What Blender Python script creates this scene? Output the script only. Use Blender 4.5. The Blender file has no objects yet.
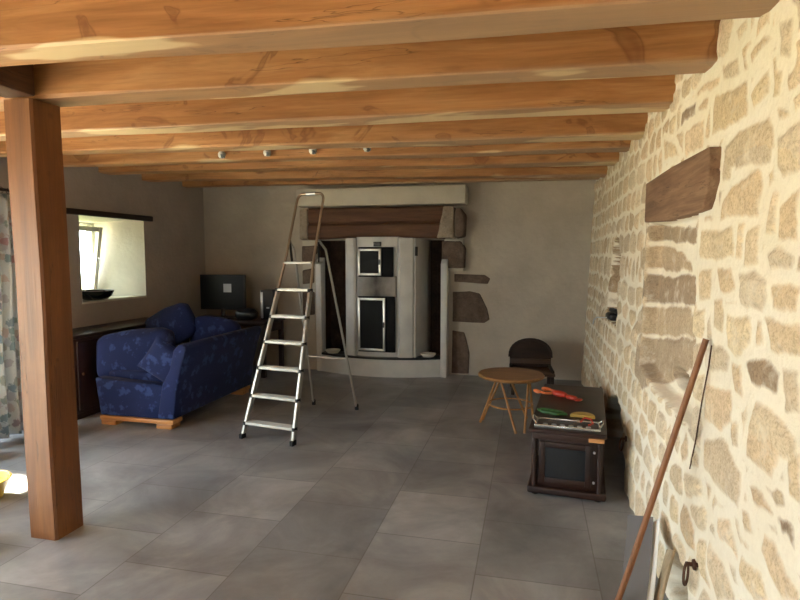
import bpy, bmesh, math, random
import numpy as np
from mathutils import Vector, Matrix, noise
from mathutils.geometry import intersect_point_line
R = math.radians
PI = math.pi
scene = bpy.context.scene
C = scene.collection

# ---------------------------------------------------------------- camera, sky, lights, exposure
cd = bpy.data.cameras.new('camera'); cam = bpy.data.objects.new('camera', cd); C.objects.link(cam)
cd.sensor_fit = 'HORIZONTAL'; cd.sensor_width = 36.0; cd.lens = 36.0 * 560 / 800
cd.clip_start = 0.05
_P, _Y = R(4.5), R(13.2)
cam.location = (0, 0, 1.6)
cam.rotation_euler = (R(90) - _P, 0, _Y)
scene.camera = cam
scene.view_settings.view_transform = 'Standard'
scene.view_settings.look = 'None'
scene.view_settings.gamma = 1
scene.view_settings.use_curve_mapping = False
scene.view_settings.exposure = 0.5

w = bpy.data.worlds.new('sky'); scene.world = w; w.use_nodes = True
bg = w.node_tree.nodes['Background']
bg.inputs['Color'].default_value = (0.88, 0.95, 1.0, 1); bg.inputs['Strength'].default_value = 14.0

# light entering through the real openings: portals guide the sky light, area lamps stand for the sunlit terrace
def area(name, loc, rot, sx, sy, power=None, col=(1, 1, 1), portal=False, spread=180):
    l = bpy.data.lights.new(name, 'AREA'); l.shape = 'RECTANGLE'; l.size = sx; l.size_y = sy
    if portal: l.cycles.is_portal = True
    else: l.energy = power; l.color = col; l.spread = R(spread)
    o = bpy.data.objects.new(name, l); C.objects.link(o); o.location = loc; o.rotation_euler = rot
    return o
# openings: terrace door by the curtain, wide door nearer the camera, rear wall door, small back window
area('door_portal', (-5.34, 3.15, 1.08), (0, R(-90), 0), 2.1, 1.5, portal=True)
area('wide_door_portal', (-5.34, 0.15, 1.08), (0, R(-90), 0), 2.1, 3.3, portal=True)
area('rear_door_portal', (-0.9, -2.34, 1.6), (R(90), 0, 0), 0.7, 0.9, portal=True)
area('window_portal', (-5.36, 5.57, 1.55), (0, R(-90), 0), 0.9, 0.66, portal=True)
sun = bpy.data.lights.new('sun', 'SUN'); sun.energy = 80.0; sun.angle = R(1.0); sun.color = (1.0, 0.86, 0.66)
so_ = bpy.data.objects.new('sun', sun); C.objects.link(so_)
so_.rotation_euler = Vector((0.62, -0.20, -0.66)).to_track_quat('-Z', 'Y').to_euler()

# ---------------------------------------------------------------- helpers
rnd = random.Random(7)

def mat(name, col, rough=0.6, metal=0.0, **kw):
    m = bpy.data.materials.new(name); m.use_nodes = True
    b = m.node_tree.nodes['Principled BSDF']
    b.inputs['Base Color'].default_value = (*col, 1); b.inputs['Roughness'].default_value = rough
    b.inputs['Metallic'].default_value = metal
    for k, v in kw.items(): b.inputs[k].default_value = v
    return m

class NT:
    def __init__(s, m): s.m = m; s.t = m.node_tree; s.b = s.t.nodes['Principled BSDF']
    def n(s, typ, ins=None, **props):
        nd = s.t.nodes.new(typ)
        for k, v in props.items(): setattr(nd, k, v)
        for k, v in (ins or {}).items():
            if isinstance(v, bpy.types.NodeSocket): s.t.links.new(v, nd.inputs[k])
            else: nd.inputs[k].default_value = v
        return nd
    def link(s, a, b): s.t.links.new(a, b)
    def ramp(s, fac, stops):
        nd = s.t.nodes.new('ShaderNodeValToRGB'); cr = nd.color_ramp
        while len(cr.elements) < len(stops): cr.elements.new(0.5)
        for e, (p, c) in zip(cr.elements, stops):
            e.position = p; e.color = (*c, 1) if len(c) == 3 else c
        s.link(fac, nd.inputs[0]); return nd.outputs[0]
    def mix(s, fac, a, b, blend='MIX'):
        nd = s.t.nodes.new('ShaderNodeMix'); nd.data_type = 'RGBA'; nd.blend_type = blend
        for sock, v in ((nd.inputs[0], fac), (nd.inputs[6], a), (nd.inputs[7], b)):
            if isinstance(v, bpy.types.NodeSocket): s.link(v, sock)
            else: sock.default_value = v if isinstance(v, (int, float)) else (*v, 1)
        return nd.outputs[2]
    def math(s, op, a, b=0.0):
        nd = s.t.nodes.new('ShaderNodeMath'); nd.operation = op
        for i, v in enumerate((a, b)):
            if isinstance(v, bpy.types.NodeSocket): s.link(v, nd.inputs[i])
            else: nd.inputs[i].default_value = v
        return nd.outputs[0]
    def coords(s, scale=(1, 1, 1), rand=True):
        tc = s.n('ShaderNodeTexCoord')
        mp = s.n('ShaderNodeMapping', {'Vector': tc.outputs['Object'], 'Scale': scale})
        if rand:
            oi = s.n('ShaderNodeObjectInfo')
            sc = s.math('MULTIPLY', oi.outputs['Random'], 37.0)
            cb = s.n('ShaderNodeCombineXYZ', {0: sc, 1: sc, 2: sc})
            s.link(cb.outputs[0], mp.inputs['Location'])
        return mp.outputs[0]
    def noise(s, vec, scale=5, detail=4, rough=0.55, dist=0.0):
        return s.n('ShaderNodeTexNoise', {'Vector': vec, 'Scale': scale, 'Detail': detail, 'Roughness': rough, 'Distortion': dist}).outputs[0]
    def bump(s, h, strength=0.3, dist=0.01):
        nd = s.n('ShaderNodeBump', {'Height': h, 'Strength': strength, 'Distance': dist})
        s.link(nd.outputs[0], s.b.inputs['Normal'])
    def color(s, c): s.link(c, s.b.inputs['Base Color'])
    def rough(s, c): s.link(c, s.b.inputs['Roughness'])

def wood(name, c_dark, c_mid, c_light, axis=0, rough=0.6, grain=1.0, stains=0.0, bump=0.25, sap=False):
    m = mat(name, c_mid, rough); t = NT(m)
    sc = [7, 7, 7]; sc[axis] = 0.8
    v = t.coords(tuple(a * grain for a in sc))
    n1 = t.noise(v, 1.2, 5, 0.6, 0.8)
    c = t.ramp(n1, [(0.25, c_dark), (0.5, c_mid), (0.75, c_light)])
    sc2 = [60, 60, 60]; sc2[axis] = 1.6
    n2 = t.noise(t.coords(tuple(a * grain for a in sc2)), 1.0, 3, 0.6)
    c = t.mix(0.35, c, t.ramp(n2, [(0.3, (0.45, 0.4, 0.35)), (0.6, (1, 1, 1))]), 'MULTIPLY')
    # drying cracks
    sc3 = [5, 5, 5]; sc3[axis] = 0.35
    n3 = t.noise(t.coords(tuple(a * grain for a in sc3)), 1.7, 4, 0.6, 0.3)
    crack = t.ramp(t.math('ABSOLUTE', t.math('SUBTRACT', n3, 0.40)), [(0.0, (1, 1, 1)), (0.006, (0, 0, 0))])
    c = t.mix(t.math('MULTIPLY', crack, 0.6), c, (c_dark[0] * .25, c_dark[1] * .22, c_dark[2] * .2))
    if stains:
        # old water marks: thin dark outlines and blotches
        n4 = t.noise(t.coords((2.2, 2.6, 2.6)), 1.0, 3, 0.55, 1.2)
        ring = t.ramp(t.math('ABSOLUTE', t.math('SUBTRACT', n4, 0.64)), [(0.0, (1, 1, 1)), (0.02, (0, 0, 0))])
        blot = t.ramp(n4, [(0.60, (0, 0, 0)), (0.70, (1, 1, 1))])
        c = t.mix(t.math('MULTIPLY', ring, 0.5 * stains), c, (0.16, 0.05, 0.015))
        c = t.mix(t.math('MULTIPLY', blot, 0.65 * stains), c, (0.17, 0.06, 0.02))
        vo = t.n('ShaderNodeTexVoronoi', {'Vector': t.coords((2.0, 7, 7)), 'Scale': 1.0, 'Randomness': 1.0})
        knot = t.ramp(vo.outputs['Distance'], [(0.0, (1, 1, 1)), (0.10, (0.5, .5, .5)), (0.16, (0, 0, 0))])
        c = t.mix(t.math('MULTIPLY', knot, 0.6), c, (0.12, 0.04, 0.012))
    if sap:
        # greyed underside, then pale sapwood left along the lower arrises
        sx = t.n('ShaderNodeSeparateXYZ', {0: t.n('ShaderNodeTexCoord').outputs['Object']})
        n5 = t.noise(t.coords((0.9, 3, 3)), 1.0, 3, 0.5)
        k = t.math('ADD', t.math('MULTIPLY', sx.outputs[2], -9.0), t.math('MULTIPLY', t.math('SUBTRACT', n5, 0.5), 3.2))
        c = t.mix(t.ramp(sx.outputs[2], [(0.006, (.6, .6, .6)), (0.03, (0, 0, 0))]), c, (0.40, 0.29, 0.19))
        c = t.mix(t.ramp(k, [(0.02, (0, 0, 0)), (0.14, (.8, .8, .8))]), c, (0.72, 0.55, 0.31))
    t.color(c)
    t.bump(t.math('SUBTRACT', n2, crack), bump, 0.006)
    return m

M = {}
M['beam'] = wood('oak_beam', (0.28, 0.115, 0.035), (0.44, 0.205, 0.070), (0.58, 0.32, 0.135), 0, 0.55, 1.0, 1.0, sap=True)
M['post'] = wood('oak_post', (0.12, 0.042, 0.012), (0.20, 0.076, 0.021), (0.27, 0.115, 0.035), 2, 0.5, 1.0, 0.3)
M['girder'] = wood('oak_girder', (0.05, 0.02, 0.008), (0.09, 0.036, 0.014), (0.13, 0.055, 0.02), 1, 0.6)
M['lintel'] = wood('old_lintel_wood', (0.075, 0.032, 0.017), (0.13, 0.058, 0.030), (0.19, 0.095, 0.05), 0, 0.75, 1.3)
M['greywood'] = wood('weathered_lintel_wood', (0.13, 0.068, 0.038), (0.23, 0.13, 0.075), (0.34, 0.215, 0.13), 1, 0.85, 1.5, 0.0, 0.6)
M['darktrim'] = wood('dark_stained_wood', (0.012, 0.006, 0.004), (0.022, 0.010, 0.006), (0.035, 0.016, 0.010), 1, 0.5)
M['furn'] = wood('mahogany_stained_wood', (0.012, 0.005, 0.004), (0.026, 0.010, 0.007), (0.048, 0.019, 0.012), 0, 0.45)
M['furnv'] = wood('mahogany_stained_side', (0.016, 0.007, 0.005), (0.030, 0.012, 0.008), (0.05, 0.02, 0.013), 2, 0.38)
M['blond'] = wood('blond_wood', (0.42, 0.17, 0.05), (0.58, 0.27, 0.09), (0.70, 0.38, 0.15), 0, 0.4)
M['rattan'] = wood('rattan', (0.26, 0.12, 0.035), (0.40, 0.20, 0.065), (0.52, 0.29, 0.11), 2, 0.45, 2)
M['tabletop'] = wood('rattan_tabletop', (0.20, 0.095, 0.032), (0.30, 0.155, 0.058), (0.38, 0.21, 0.085), 0, 0.4, 2)
M['stick'] = wood('broomstick_wood', (0.17, 0.06, 0.02), (0.26, 0.10, 0.035), (0.36, 0.16, 0.06), 2, 0.5, 2)
M['pine'] = wood('ceiling_board', (0.35, 0.15, 0.045), (0.48, 0.23, 0.075), (0.6, 0.33, 0.13), 1, 0.6)
M['paleboard'] = wood('pale_board', (0.30, 0.23, 0.14), (0.42, 0.33, 0.21), (0.5, 0.4, 0.27), 2, 0.7)

# plaster
def plaster(name, a, b, bs=0.35, sc=1.0):
    m = mat(name, a, 0.9); t = NT(m); v = t.coords((1, 1, 1), rand=False)
    n = t.noise(v, 1.6 * sc, 6, 0.6); n2 = t.noise(v, 14 * sc, 5, 0.6)
    c = t.mix(t.ramp(n, [(0.35, (0, 0, 0)), (0.7, (1, 1, 1))]), a, b)
    t.color(c); t.bump(t.math('ADD', t.math('MULTIPLY', n2, 1.0), t.noise(v, 4 * sc, 3)), bs, 0.02)
    return m
M['plaster_left'] = plaster('lime_plaster_grey', (0.41, 0.365, 0.33), (0.49, 0.44, 0.40))
M['plaster_back'] = plaster('lime_plaster_beige', (0.44, 0.39, 0.325), (0.56, 0.505, 0.42))
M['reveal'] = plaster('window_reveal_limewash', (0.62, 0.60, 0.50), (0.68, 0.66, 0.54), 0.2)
M['hood'] = plaster('hood_plaster', (0.52, 0.48, 0.40), (0.62, 0.58, 0.49), 0.3)

# floor tiles
def floor_mat():
    m = mat('grey_stone_tile', (0.2, 0.19, 0.18), 0.35); t = NT(m)
    tc = t.n('ShaderNodeTexCoord')
    mp = t.n('ShaderNodeMapping', {'Vector': tc.outputs['Object'], 'Location': (0.02, 0.25, 0), 'Rotation': (0, 0, R(90))})
    br = t.n('ShaderNodeTexBrick', {'Vector': mp.outputs[0], 'Color1': (0, 0, 0, 1), 'Color2': (1, 1, 1, 1), 'Mortar': (0.5, 0.5, 0.5, 1), 'Scale': 1.0,
             'Mortar Size': 0.0035, 'Mortar Smooth': 0.2, 'Bias': 0.0, 'Brick Width': 0.6, 'Row Height': 0.6})
    br.offset = 0.5; br.offset_frequency = 2
    v = tc.outputs['Object']
    n1 = t.noise(v, 1.7, 6, 0.62, 0.6); n2 = t.noise(v, 9, 5, 0.65)
    c = t.ramp(n1, [(0.30, (0.175, 0.182, 0.198)), (0.5, (0.27, 0.282, 0.305)), (0.72, (0.40, 0.416, 0.445))])
    c = t.mix(0.25, c, t.ramp(n2, [(0.3, (0.6, 0.58, 0.56)), (0.7, (1.1, 1.1, 1.1))]), 'MULTIPLY')
    c = t.mix(0.16, c, br.outputs['Color'], 'OVERLAY')
    c = t.mix(t.math('MULTIPLY', br.outputs['Fac'], 0.5), c, (0.075, 0.065, 0.058))
    t.color(c)
    t.rough(t.math('ADD', t.math('MULTIPLY', n2, 0.18), 0.27))
    t.bump(t.math('SUBTRACT', t.math('MULTIPLY', n2, 0.2), br.outputs['Fac']), 0.15, 0.003)
    return m
M['floor'] = floor_mat()

# rubble stone: colour by vertex attribute (r stone mask, g tint per stone, b shade painted in openings)
def rubble():
    m = mat('rubble_stone_wall', (0.6, 0.5, 0.35), 0.9); t = NT(m)
    at = t.n('ShaderNodeAttribute', attribute_name='stone')
    sp = t.n('ShaderNodeSeparateColor', {0: at.outputs['Color']})
    v = t.coords((1, 1, 1), rand=False)
    n1 = t.noise(v, 6, 6, 0.7); n2 = t.noise(v, 45, 5, 0.7); n3 = t.noise(v, 2.3, 3)
    st = t.ramp(sp.outputs[1], [(0.0, (0.34, 0.25, 0.17)), (0.15, (0.45, 0.345, 0.235)), (0.3, (0.68, 0.57, 0.41)), (0.7, (0.78, 0.68, 0.51)), (1.0, (0.82, 0.74, 0.59))])
    hv = t.n('ShaderNodeTexWhiteNoise', {'W': t.math('MULTIPLY', sp.outputs[1], 91.7)}, noise_dimensions='1D').outputs['Value']
    st = t.mix(0.5, st, t.ramp(hv, [(0.0, (0.80, 0.80, 0.86)), (0.4, (1.0, 0.97, 0.9)), (0.7, (1.05, 0.90, 0.78)), (1.0, (1.02, 0.98, 0.80))]), 'MULTIPLY')
    sk = t.noise(v, 110, 3, 0.6)
    st = t.mix(0.35, st, t.ramp(sk, [(0.36, (0.45, 0.38, 0.32)), (0.5, (1, 1, 1))]), 'MULTIPLY')
    st = t.mix(0.45, st, t.ramp(n1, [(0.3, (0.62, 0.55, 0.48)), (0.65, (1.1, 1.08, 1.0))]), 'MULTIPLY')
    st = t.mix(0.5, st, t.ramp(n2, [(0.35, (0.5, 0.45, 0.4)), (0.55, (1, 1, 1))]), 'MULTIPLY')
    mo = t.mix(t.ramp(n3, [(0.3, (0, 0, 0)), (0.7, (1, 1, 1))]), (0.82, 0.75, 0.60), (0.88, 0.83, 0.71))
    mo = t.mix(0.2, mo, t.ramp(n2, [(0.3, (0.7, 0.65, 0.6)), (0.6, (1, 1, 1))]), 'MULTIPLY')
    k = t.math('ADD', sp.outputs[0], t.math('ADD', t.math('MULTIPLY', t.math('SUBTRACT', n2, 0.5), 0.6), t.math('MULTIPLY', t.math('SUBTRACT', t.noise(v, 9, 4, 0.65), 0.55), 1.6)))
    c = t.mix(t.ramp(k, [(0.30, (0, 0, 0)), (0.85, (1, 1, 1))]), mo, st)
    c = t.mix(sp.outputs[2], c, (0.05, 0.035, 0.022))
    t.color(c)
    t.bump(t.math('ADD', n2, t.math('MULTIPLY', n1, 1.5)), 0.5, 0.012)
    return m
M['rubble'] = rubble()
def stonemat(name, a, b, c_):
    m = mat(name, b, 0.9); t = NT(m); v = t.coords((1, 1, 1))
    n1 = t.noise(v, 7, 6, 0.7); n2 = t.noise(v, 50, 4, 0.7)
    t.color(t.mix(0.5, t.ramp(n1, [(0.3, a), (0.5, b), (0.7, c_)]), t.ramp(n2, [(0.35, (0.6, 0.55, 0.5)), (0.6, (1, 1, 1))]), 'MULTIPLY'))
    t.bump(t.math('ADD', n1, n2), 0.6, 0.015); return m
M['stone'] = stonemat('brown_granite', (0.10, 0.07, 0.052), (0.155, 0.11, 0.082), (0.22, 0.16, 0.12))
M['stonelight'] = stonemat('pale_granite', (0.27, 0.22, 0.17), (0.36, 0.30, 0.235), (0.44, 0.38, 0.30))

# fabrics
def blue_fabric():
    m = mat('blue_floral_fabric', (0.03, 0.07, 0.25), 0.9); t = NT(m)
    v = t.coords((1, 1, 1))
    vo = t.n('ShaderNodeTexVoronoi', {'Vector': v, 'Scale': 7.0, 'Randomness': 0.6})
    n = t.noise(v, 22, 2, 0.5)
    k = t.math('ADD', vo.outputs['Distance'], t.math('MULTIPLY', t.math('SUBTRACT', n, 0.5), 1.3))
    c = t.ramp(k, [(0.18, (0.026, 0.055, 0.20)), (0.40, (0.004, 0.014, 0.088))])
    n2 = t.noise(v, 160, 2, 0.5)
    c = t.mix(0.3, c, t.ramp(n2, [(0.3, (0.6, 0.6, 0.6)), (0.7, (1.2, 1.2, 1.2))]), 'MULTIPLY')
    t.color(c); t.bump(n2, 0.2, 0.002); t.b.inputs['Sheen Weight'].default_value = 0.04
    return m
M['blue'] = blue_fabric()
M['navy'] = mat('navy_fabric', (0.008, 0.013, 0.055), 0.9, **{'Sheen Weight': 0.1})
def floral():
    m = mat('floral_curtain_fabric', (0.6, 0.6, 0.55), 0.9); t = NT(m)
    v = t.coords((1, 1, 1), rand=False)
    n = t.noise(v, 3, 2); 
    vo = t.n('ShaderNodeTexVoronoi', {'Vector': v, 'Scale': 11.0, 'Randomness': 1.0})
    sp = t.n('ShaderNodeSeparateColor', {0: vo.outputs['Color']})
    col = t.ramp(sp.outputs[0], [(0.0, (0.45, 0.16, 0.20)), (0.25, (0.12, 0.20, 0.32)), (0.5, (0.16, 0.26, 0.26)), (0.75, (0.6, 0.42, 0.42)), (1.0, (0.30, 0.40, 0.55))])
    k = t.math('ADD', vo.outputs['Distance'], t.math('MULTIPLY', t.math('SUBTRACT', t.noise(v, 30, 2), 0.5), 0.8))
    t.color(t.mix(t.ramp(k, [(0.40, (1, 1, 1)), (0.5, (0, 0, 0))]), (0.66, 0.70, 0.76), col))
    # thin cloth lets daylight through
    b = t.b; b.inputs['Transmission Weight'].default_value = 0.0
    tr = t.n('ShaderNodeBsdfTranslucent', {'Color': (0.55, 0.55, 0.5, 1)})
    mx = t.n('ShaderNodeMixShader', {0: 0.35, 1: b.outputs[0], 2: tr.outputs[0]})
    t.link(mx.outputs[0], t.t.nodes['Material Output'].inputs[0])
    return m
M['floral'] = floral()
M['alu'] = mat('brushed_aluminium', (0.46, 0.45, 0.42), 0.42, 0.7)
M['alutread'] = mat('ribbed_aluminium_tread', (0.52, 0.52, 0.48), 0.5, 0.35)
M['bronzealu'] = mat('handled_aluminium_tube', (0.36, 0.27, 0.20), 0.35, 0.7)
M['black'] = mat('black_plastic', (0.008, 0.008, 0.009), 0.4)
M['rubber'] = mat('black_rubber', (0.012, 0.012, 0.013), 0.8)
M['screen'] = mat('dark_screen', (0.004, 0.005, 0.006), 0.35, **{'Specular IOR Level': 0.3})
M['paper'] = mat('white_paper', (0.55, 0.56, 0.58), 0.8)
M['silver'] = mat('silver_plastic', (0.55, 0.57, 0.6), 0.3, 0.6)
M['white'] = mat('white_painted_wood', (0.72, 0.70, 0.62), 0.5)
def tilewhite():
    m = mat('white_stove_render', (0.50, 0.50, 0.485), 0.5); t = NT(m); v = t.coords((1, 1, 1))
    n = t.noise(v, 5, 5, 0.6)
    t.color(t.ramp(n, [(0.3, (0.56, 0.56, 0.55)), (0.7, (0.66, 0.66, 0.64))])); t.bump(t.noise(v, 30, 3), 0.1, 0.004)
    return m
M['stove'] = tilewhite()
def sooty():
    m = mat('sooted_stove_panel', (0.4, 0.38, 0.35), 0.6); t = NT(m)
    tc = t.n('ShaderNodeTexCoord'); sx = t.n('ShaderNodeSeparateXYZ', {0: tc.outputs['Object']})
    n = t.noise(tc.outputs['Object'], 9, 4)
    k = t.math('ADD', t.math('MULTIPLY', t.math('ABSOLUTE', sx.outputs[0]), 2.6), t.math('MULTIPLY', n, 0.5))
    t.color(t.ramp(k, [(0.2, (0.045, 0.038, 0.032)), (0.85, (0.33, 0.31, 0.29))])); return m
M['soot'] = sooty()
M['firedark'] = mat('oven_glass', (0.006, 0.006, 0.006), 0.5, **{'Specular IOR Level': 0.15})
M['chromeframe'] = mat('steel_door_frame', (0.62, 0.63, 0.58), 0.3, 0.85)
M['blackslab'] = mat('black_slate', (0.012, 0.012, 0.013), 0.35)
M['recess'] = stonemat('sooty_brick', (0.05, 0.028, 0.018), (0.075, 0.042, 0.027), (0.11, 0.065, 0.042))
def pane():
    m = mat('window_glass', (1, 1, 1), 0.02); t = NT(m)
    tr = t.n('ShaderNodeBsdfTransparent', {'Color': (0.93, 0.95, 0.94, 1)}); gl = t.n('ShaderNodeBsdfGlossy', {'Roughness': 0.02})
    mx = t.n('ShaderNodeMixShader', {0: 0.05, 1: tr.outputs[0], 2: gl.outputs[0]})
    t.link(mx.outputs[0], t.t.nodes['Material Output'].inputs[0]); return m
M['glass'] = pane()
M['iron'] = mat('rusty_iron', (0.10, 0.045, 0.025), 0.75, 0.3)
M['bowl'] = mat('dark_glazed_ceramic', (0.012, 0.018, 0.018), 0.12)
M['grey'] = mat('grey_laminate', (0.17, 0.175, 0.19), 0.45)
M['whiteedge'] = mat('white_edge_strip', (0.8, 0.8, 0.76), 0.5)
M['red'] = mat('red_glaze', (0.42, 0.035, 0.018), 0.35)
M['orange'] = mat('orange_glaze', (0.62, 0.16, 0.05), 0.4)
M['green'] = mat('green_glaze', (0.025, 0.11, 0.022), 0.45)
M['yellow'] = mat('yellow_glaze', (0.50, 0.36, 0.08), 0.45)
M['yplastic'] = mat('yellow_plastic', (0.65, 0.45, 0.05), 0.4)
M['tray'] = mat('silver_tray', (0.5, 0.5, 0.48), 0.2, 0.8)
M['cellar'] = mat('dark_glass_panel', (0.012, 0.013, 0.015), 0.2)
M['ground'] = mat('pale_gravel', (0.42, 0.37, 0.27), 0.95)
M['grass'] = mat('lawn_grass', (0.16, 0.24, 0.06), 0.95)
M['leaf'] = stonemat('green_foliage', (0.05, 0.09, 0.015), (0.11, 0.18, 0.035), (0.20, 0.28, 0.07))
M['chairwood'] = wood('very_dark_chair_wood', (0.014, 0.007, 0.004), (0.026, 0.012, 0.007), (0.04, 0.02, 0.012), 0, 0.85)
M['chairseat'] = wood('brown_seat_wood', (0.045, 0.022, 0.012), (0.07, 0.036, 0.02), (0.1, 0.055, 0.03), 0, 0.5)

# ---- mesh builder
def link(name, me, m=None, parent=None, loc=None, rotz=None, smooth=None):
    o = bpy.data.objects.new(name, me); C.objects.link(o)
    if m is not None and not me.materials: me.materials.append(m)
    if parent is not None: o.parent = parent
    if loc is not None: o.location = loc
    if rotz is not None: o.rotation_euler = (0, 0, rotz)
    return o

class MB:
    def __init__(s): s.bm = bmesh.new()
    def box(s, lo, hi, bev=0.0, seg=2, mtx=None):
        lo, hi = Vector(lo), Vector(hi); ce = (lo + hi) / 2; sz = hi - lo
        tmp = bmesh.new()
        bmesh.ops.create_cube(tmp, size=1, matrix=Matrix.Translation(ce) @ Matrix.Diagonal((*sz, 1)))
        if bev > 0: bmesh.ops.bevel(tmp, geom=tmp.edges[:], offset=min(bev, min(sz) * .49), segments=seg, profile=0.5, affect='EDGES')
        return s._add(tmp, mtx)
    def _add(s, tmp, mtx=None):
        if mtx is not None: bmesh.ops.transform(tmp, matrix=mtx, verts=tmp.verts[:])
        me = bpy.data.meshes.new('t'); tmp.to_mesh(me); tmp.free(); s.bm.from_mesh(me); bpy.data.meshes.remove(me); return s
    def tube(s, pts, r, n=12, cap=True, closed=False):
        pts = [Vector(p) for p in pts]; N = len(pts); rings = []
        rr = r if isinstance(r, (list, tuple)) else [r] * N
        up = None
        for i, p in enumerate(pts):
            a = pts[(i - 1) % N] if (i > 0 or closed) else p; b = pts[(i + 1) % N] if (i < N - 1 or closed) else p
            d = (b - a).normalized()
            if up is None: up = d.orthogonal().normalized()
            up = (up - d * up.dot(d)).normalized(); si = d.cross(up)
            rings.append([s.bm.verts.new(p + (up * math.cos(2 * PI * k / n) + si * math.sin(2 * PI * k / n)) * rr[i]) for k in range(n)])
        for i in range(N if closed else N - 1):
            A, B = rings[i], rings[(i + 1) % N]
            for k in range(n): s.bm.faces.new((A[k], A[(k + 1) % n], B[(k + 1) % n], B[k]))
        if cap and not closed: s.bm.faces.new(rings[0][::-1]); s.bm.faces.new(rings[-1])
        return s
    def bar(s, p0, p1, w, d, bev=0.0, ref=(0, 0, 1)):
        p0, p1 = Vector(p0), Vector(p1); z = (p1 - p0).normalized(); x = Vector(ref).cross(z)
        if x.length < 1e-4: x = Vector((1, 0, 0))
        x.normalize(); y = z.cross(x); L = (p1 - p0).length
        m4 = Matrix((x, y, z)).transposed().to_4x4(); m4.translation = (p0 + p1) / 2
        return s.box((-w / 2, -d / 2, -L / 2), (w / 2, d / 2, L / 2), bev, 2, m4)
    def lathe(s, prof, n=32, center=(0, 0, 0), mtx=None):
        tmp = bmesh.new(); rings = []
        for r, z in prof:
            if r < 1e-5: rings.append([tmp.verts.new((center[0], center[1], center[2] + z))])
            else: rings.append([tmp.verts.new((center[0] + r * math.cos(2 * PI * k / n), center[1] + r * math.sin(2 * PI * k / n), center[2] + z)) for k in range(n)])
        for A, B in zip(rings[:-1], rings[1:]):
            for k in range(n):
                j = (k + 1) % n
                if len(A) == 1 and len(B) == 1: continue
                if len(A) == 1: tmp.faces.new((A[0], B[k], B[j]))
                elif len(B) == 1: tmp.faces.new((A[k], A[j], B[0]))
                else: tmp.faces.new((A[k], A[j], B[j], B[k]))
        bmesh.ops.recalc_face_normals(tmp, faces=tmp.faces[:])
        return s._add(tmp, mtx)
    def prism(s, poly, vec, bev=0.0, mtx=None):
        tmp = bmesh.new(); v = Vector(vec)
        a = [tmp.verts.new(p) for p in poly]; b = [tmp.verts.new(Vector(p) + v) for p in poly]; n = len(a)
        tmp.faces.new(a); tmp.faces.new(b[::-1])
        for i in range(n): tmp.faces.new((a[i], b[i], b[(i + 1) % n], a[(i + 1) % n]))
        bmesh.ops.recalc_face_normals(tmp, faces=tmp.faces[:])
        if bev > 0: bmesh.ops.bevel(tmp, geom=tmp.edges[:], offset=bev, segments=2, profile=0.5, affect='EDGES')
        return s._add(tmp, mtx)
    def build(s, name, m, parent=None, loc=None, rotz=None, angle=40, jitter=0.0, recenter=False):
        bm = s.bm
        if jitter:
            for v in bm.verts: v.co += noise.noise_vector(v.co * 7) * jitter
        if recenter and parent is None and loc is None:
            mn = Vector([min(v.co[i] for v in bm.verts) for i in range(3)]); mx = Vector([max(v.co[i] for v in bm.verts) for i in range(3)])
            ce = (mn + mx) / 2; ce.z = mn.z
            for v in bm.verts: v.co -= ce
            loc = ce
        me = bpy.data.meshes.new(name); bm.to_mesh(me); bm.free()
        me.polygons.foreach_set('use_smooth', [True] * len(me.polygons))
        try: me.set_sharp_from_angle(angle=R(angle))
        except Exception: pass
        return link(name, me, m, parent, loc, rotz)

def tag(o, label=None, cat=None, group=None, kind=None):
    for k, v in (('label', label), ('category', cat), ('group', group), ('kind', kind)):
        if v: o[k] = v
    return o
def thing(name, label, cat, loc=(0, 0, 0), rotz=0, group=None):
    o = bpy.data.objects.new(name, None); C.objects.link(o); o.empty_display_size = 0.1
    o.location = loc; o.rotation_euler = (0, 0, rotz); return tag(o, label, cat, group)
def copy_tree(o, parent=None):
    c = o.copy(); C.objects.link(c)
    if parent is not None: c.parent = parent
    for ch in [x for x in C.objects if x.parent == o]: copy_tree(ch, c)
    return c

def cushion(mb, size, r=0.05, bulge=0.03, mtx=None, n=10):
    """soft rounded slab"""
    sx, sy, sz = size; tmp = bmesh.new()
    bmesh.ops.create_cube(tmp, size=1)
    bmesh.ops.subdivide_edges(tmp, edges=tmp.edges[:], cuts=n, use_grid_fill=True)
    for v in tmp.verts:
        u = v.co * 2
        p = Vector((u.x * sx / 2, u.y * sy / 2, u.z * sz / 2))
        q = Vector((max(-sx / 2 + r, min(sx / 2 - r, p.x)), max(-sy / 2 + r, min(sy / 2 - r, p.y)), max(-sz / 2 + r, min(sz / 2 - r, p.z))))
        d = p - q
        if d.length > 1e-6: p = q + d.normalized() * r
        b = Vector((abs(u.x) > .999, abs(u.y) > .999, abs(u.z) > .999))
        f = (1 - u.x ** 2 if not b.x else 1) * (1 - u.y ** 2 if not b.y else 1) * (1 - u.z ** 2 if not b.z else 1)
        if b.x + b.y + b.z == 1: p += Vector((b.x * u.x, b.y * u.y, b.z * u.z)) * bulge * f
        p += noise.noise_vector(p * 5) * 0.008
        v.co = p
    return mb._add(tmp, mtx)
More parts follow.
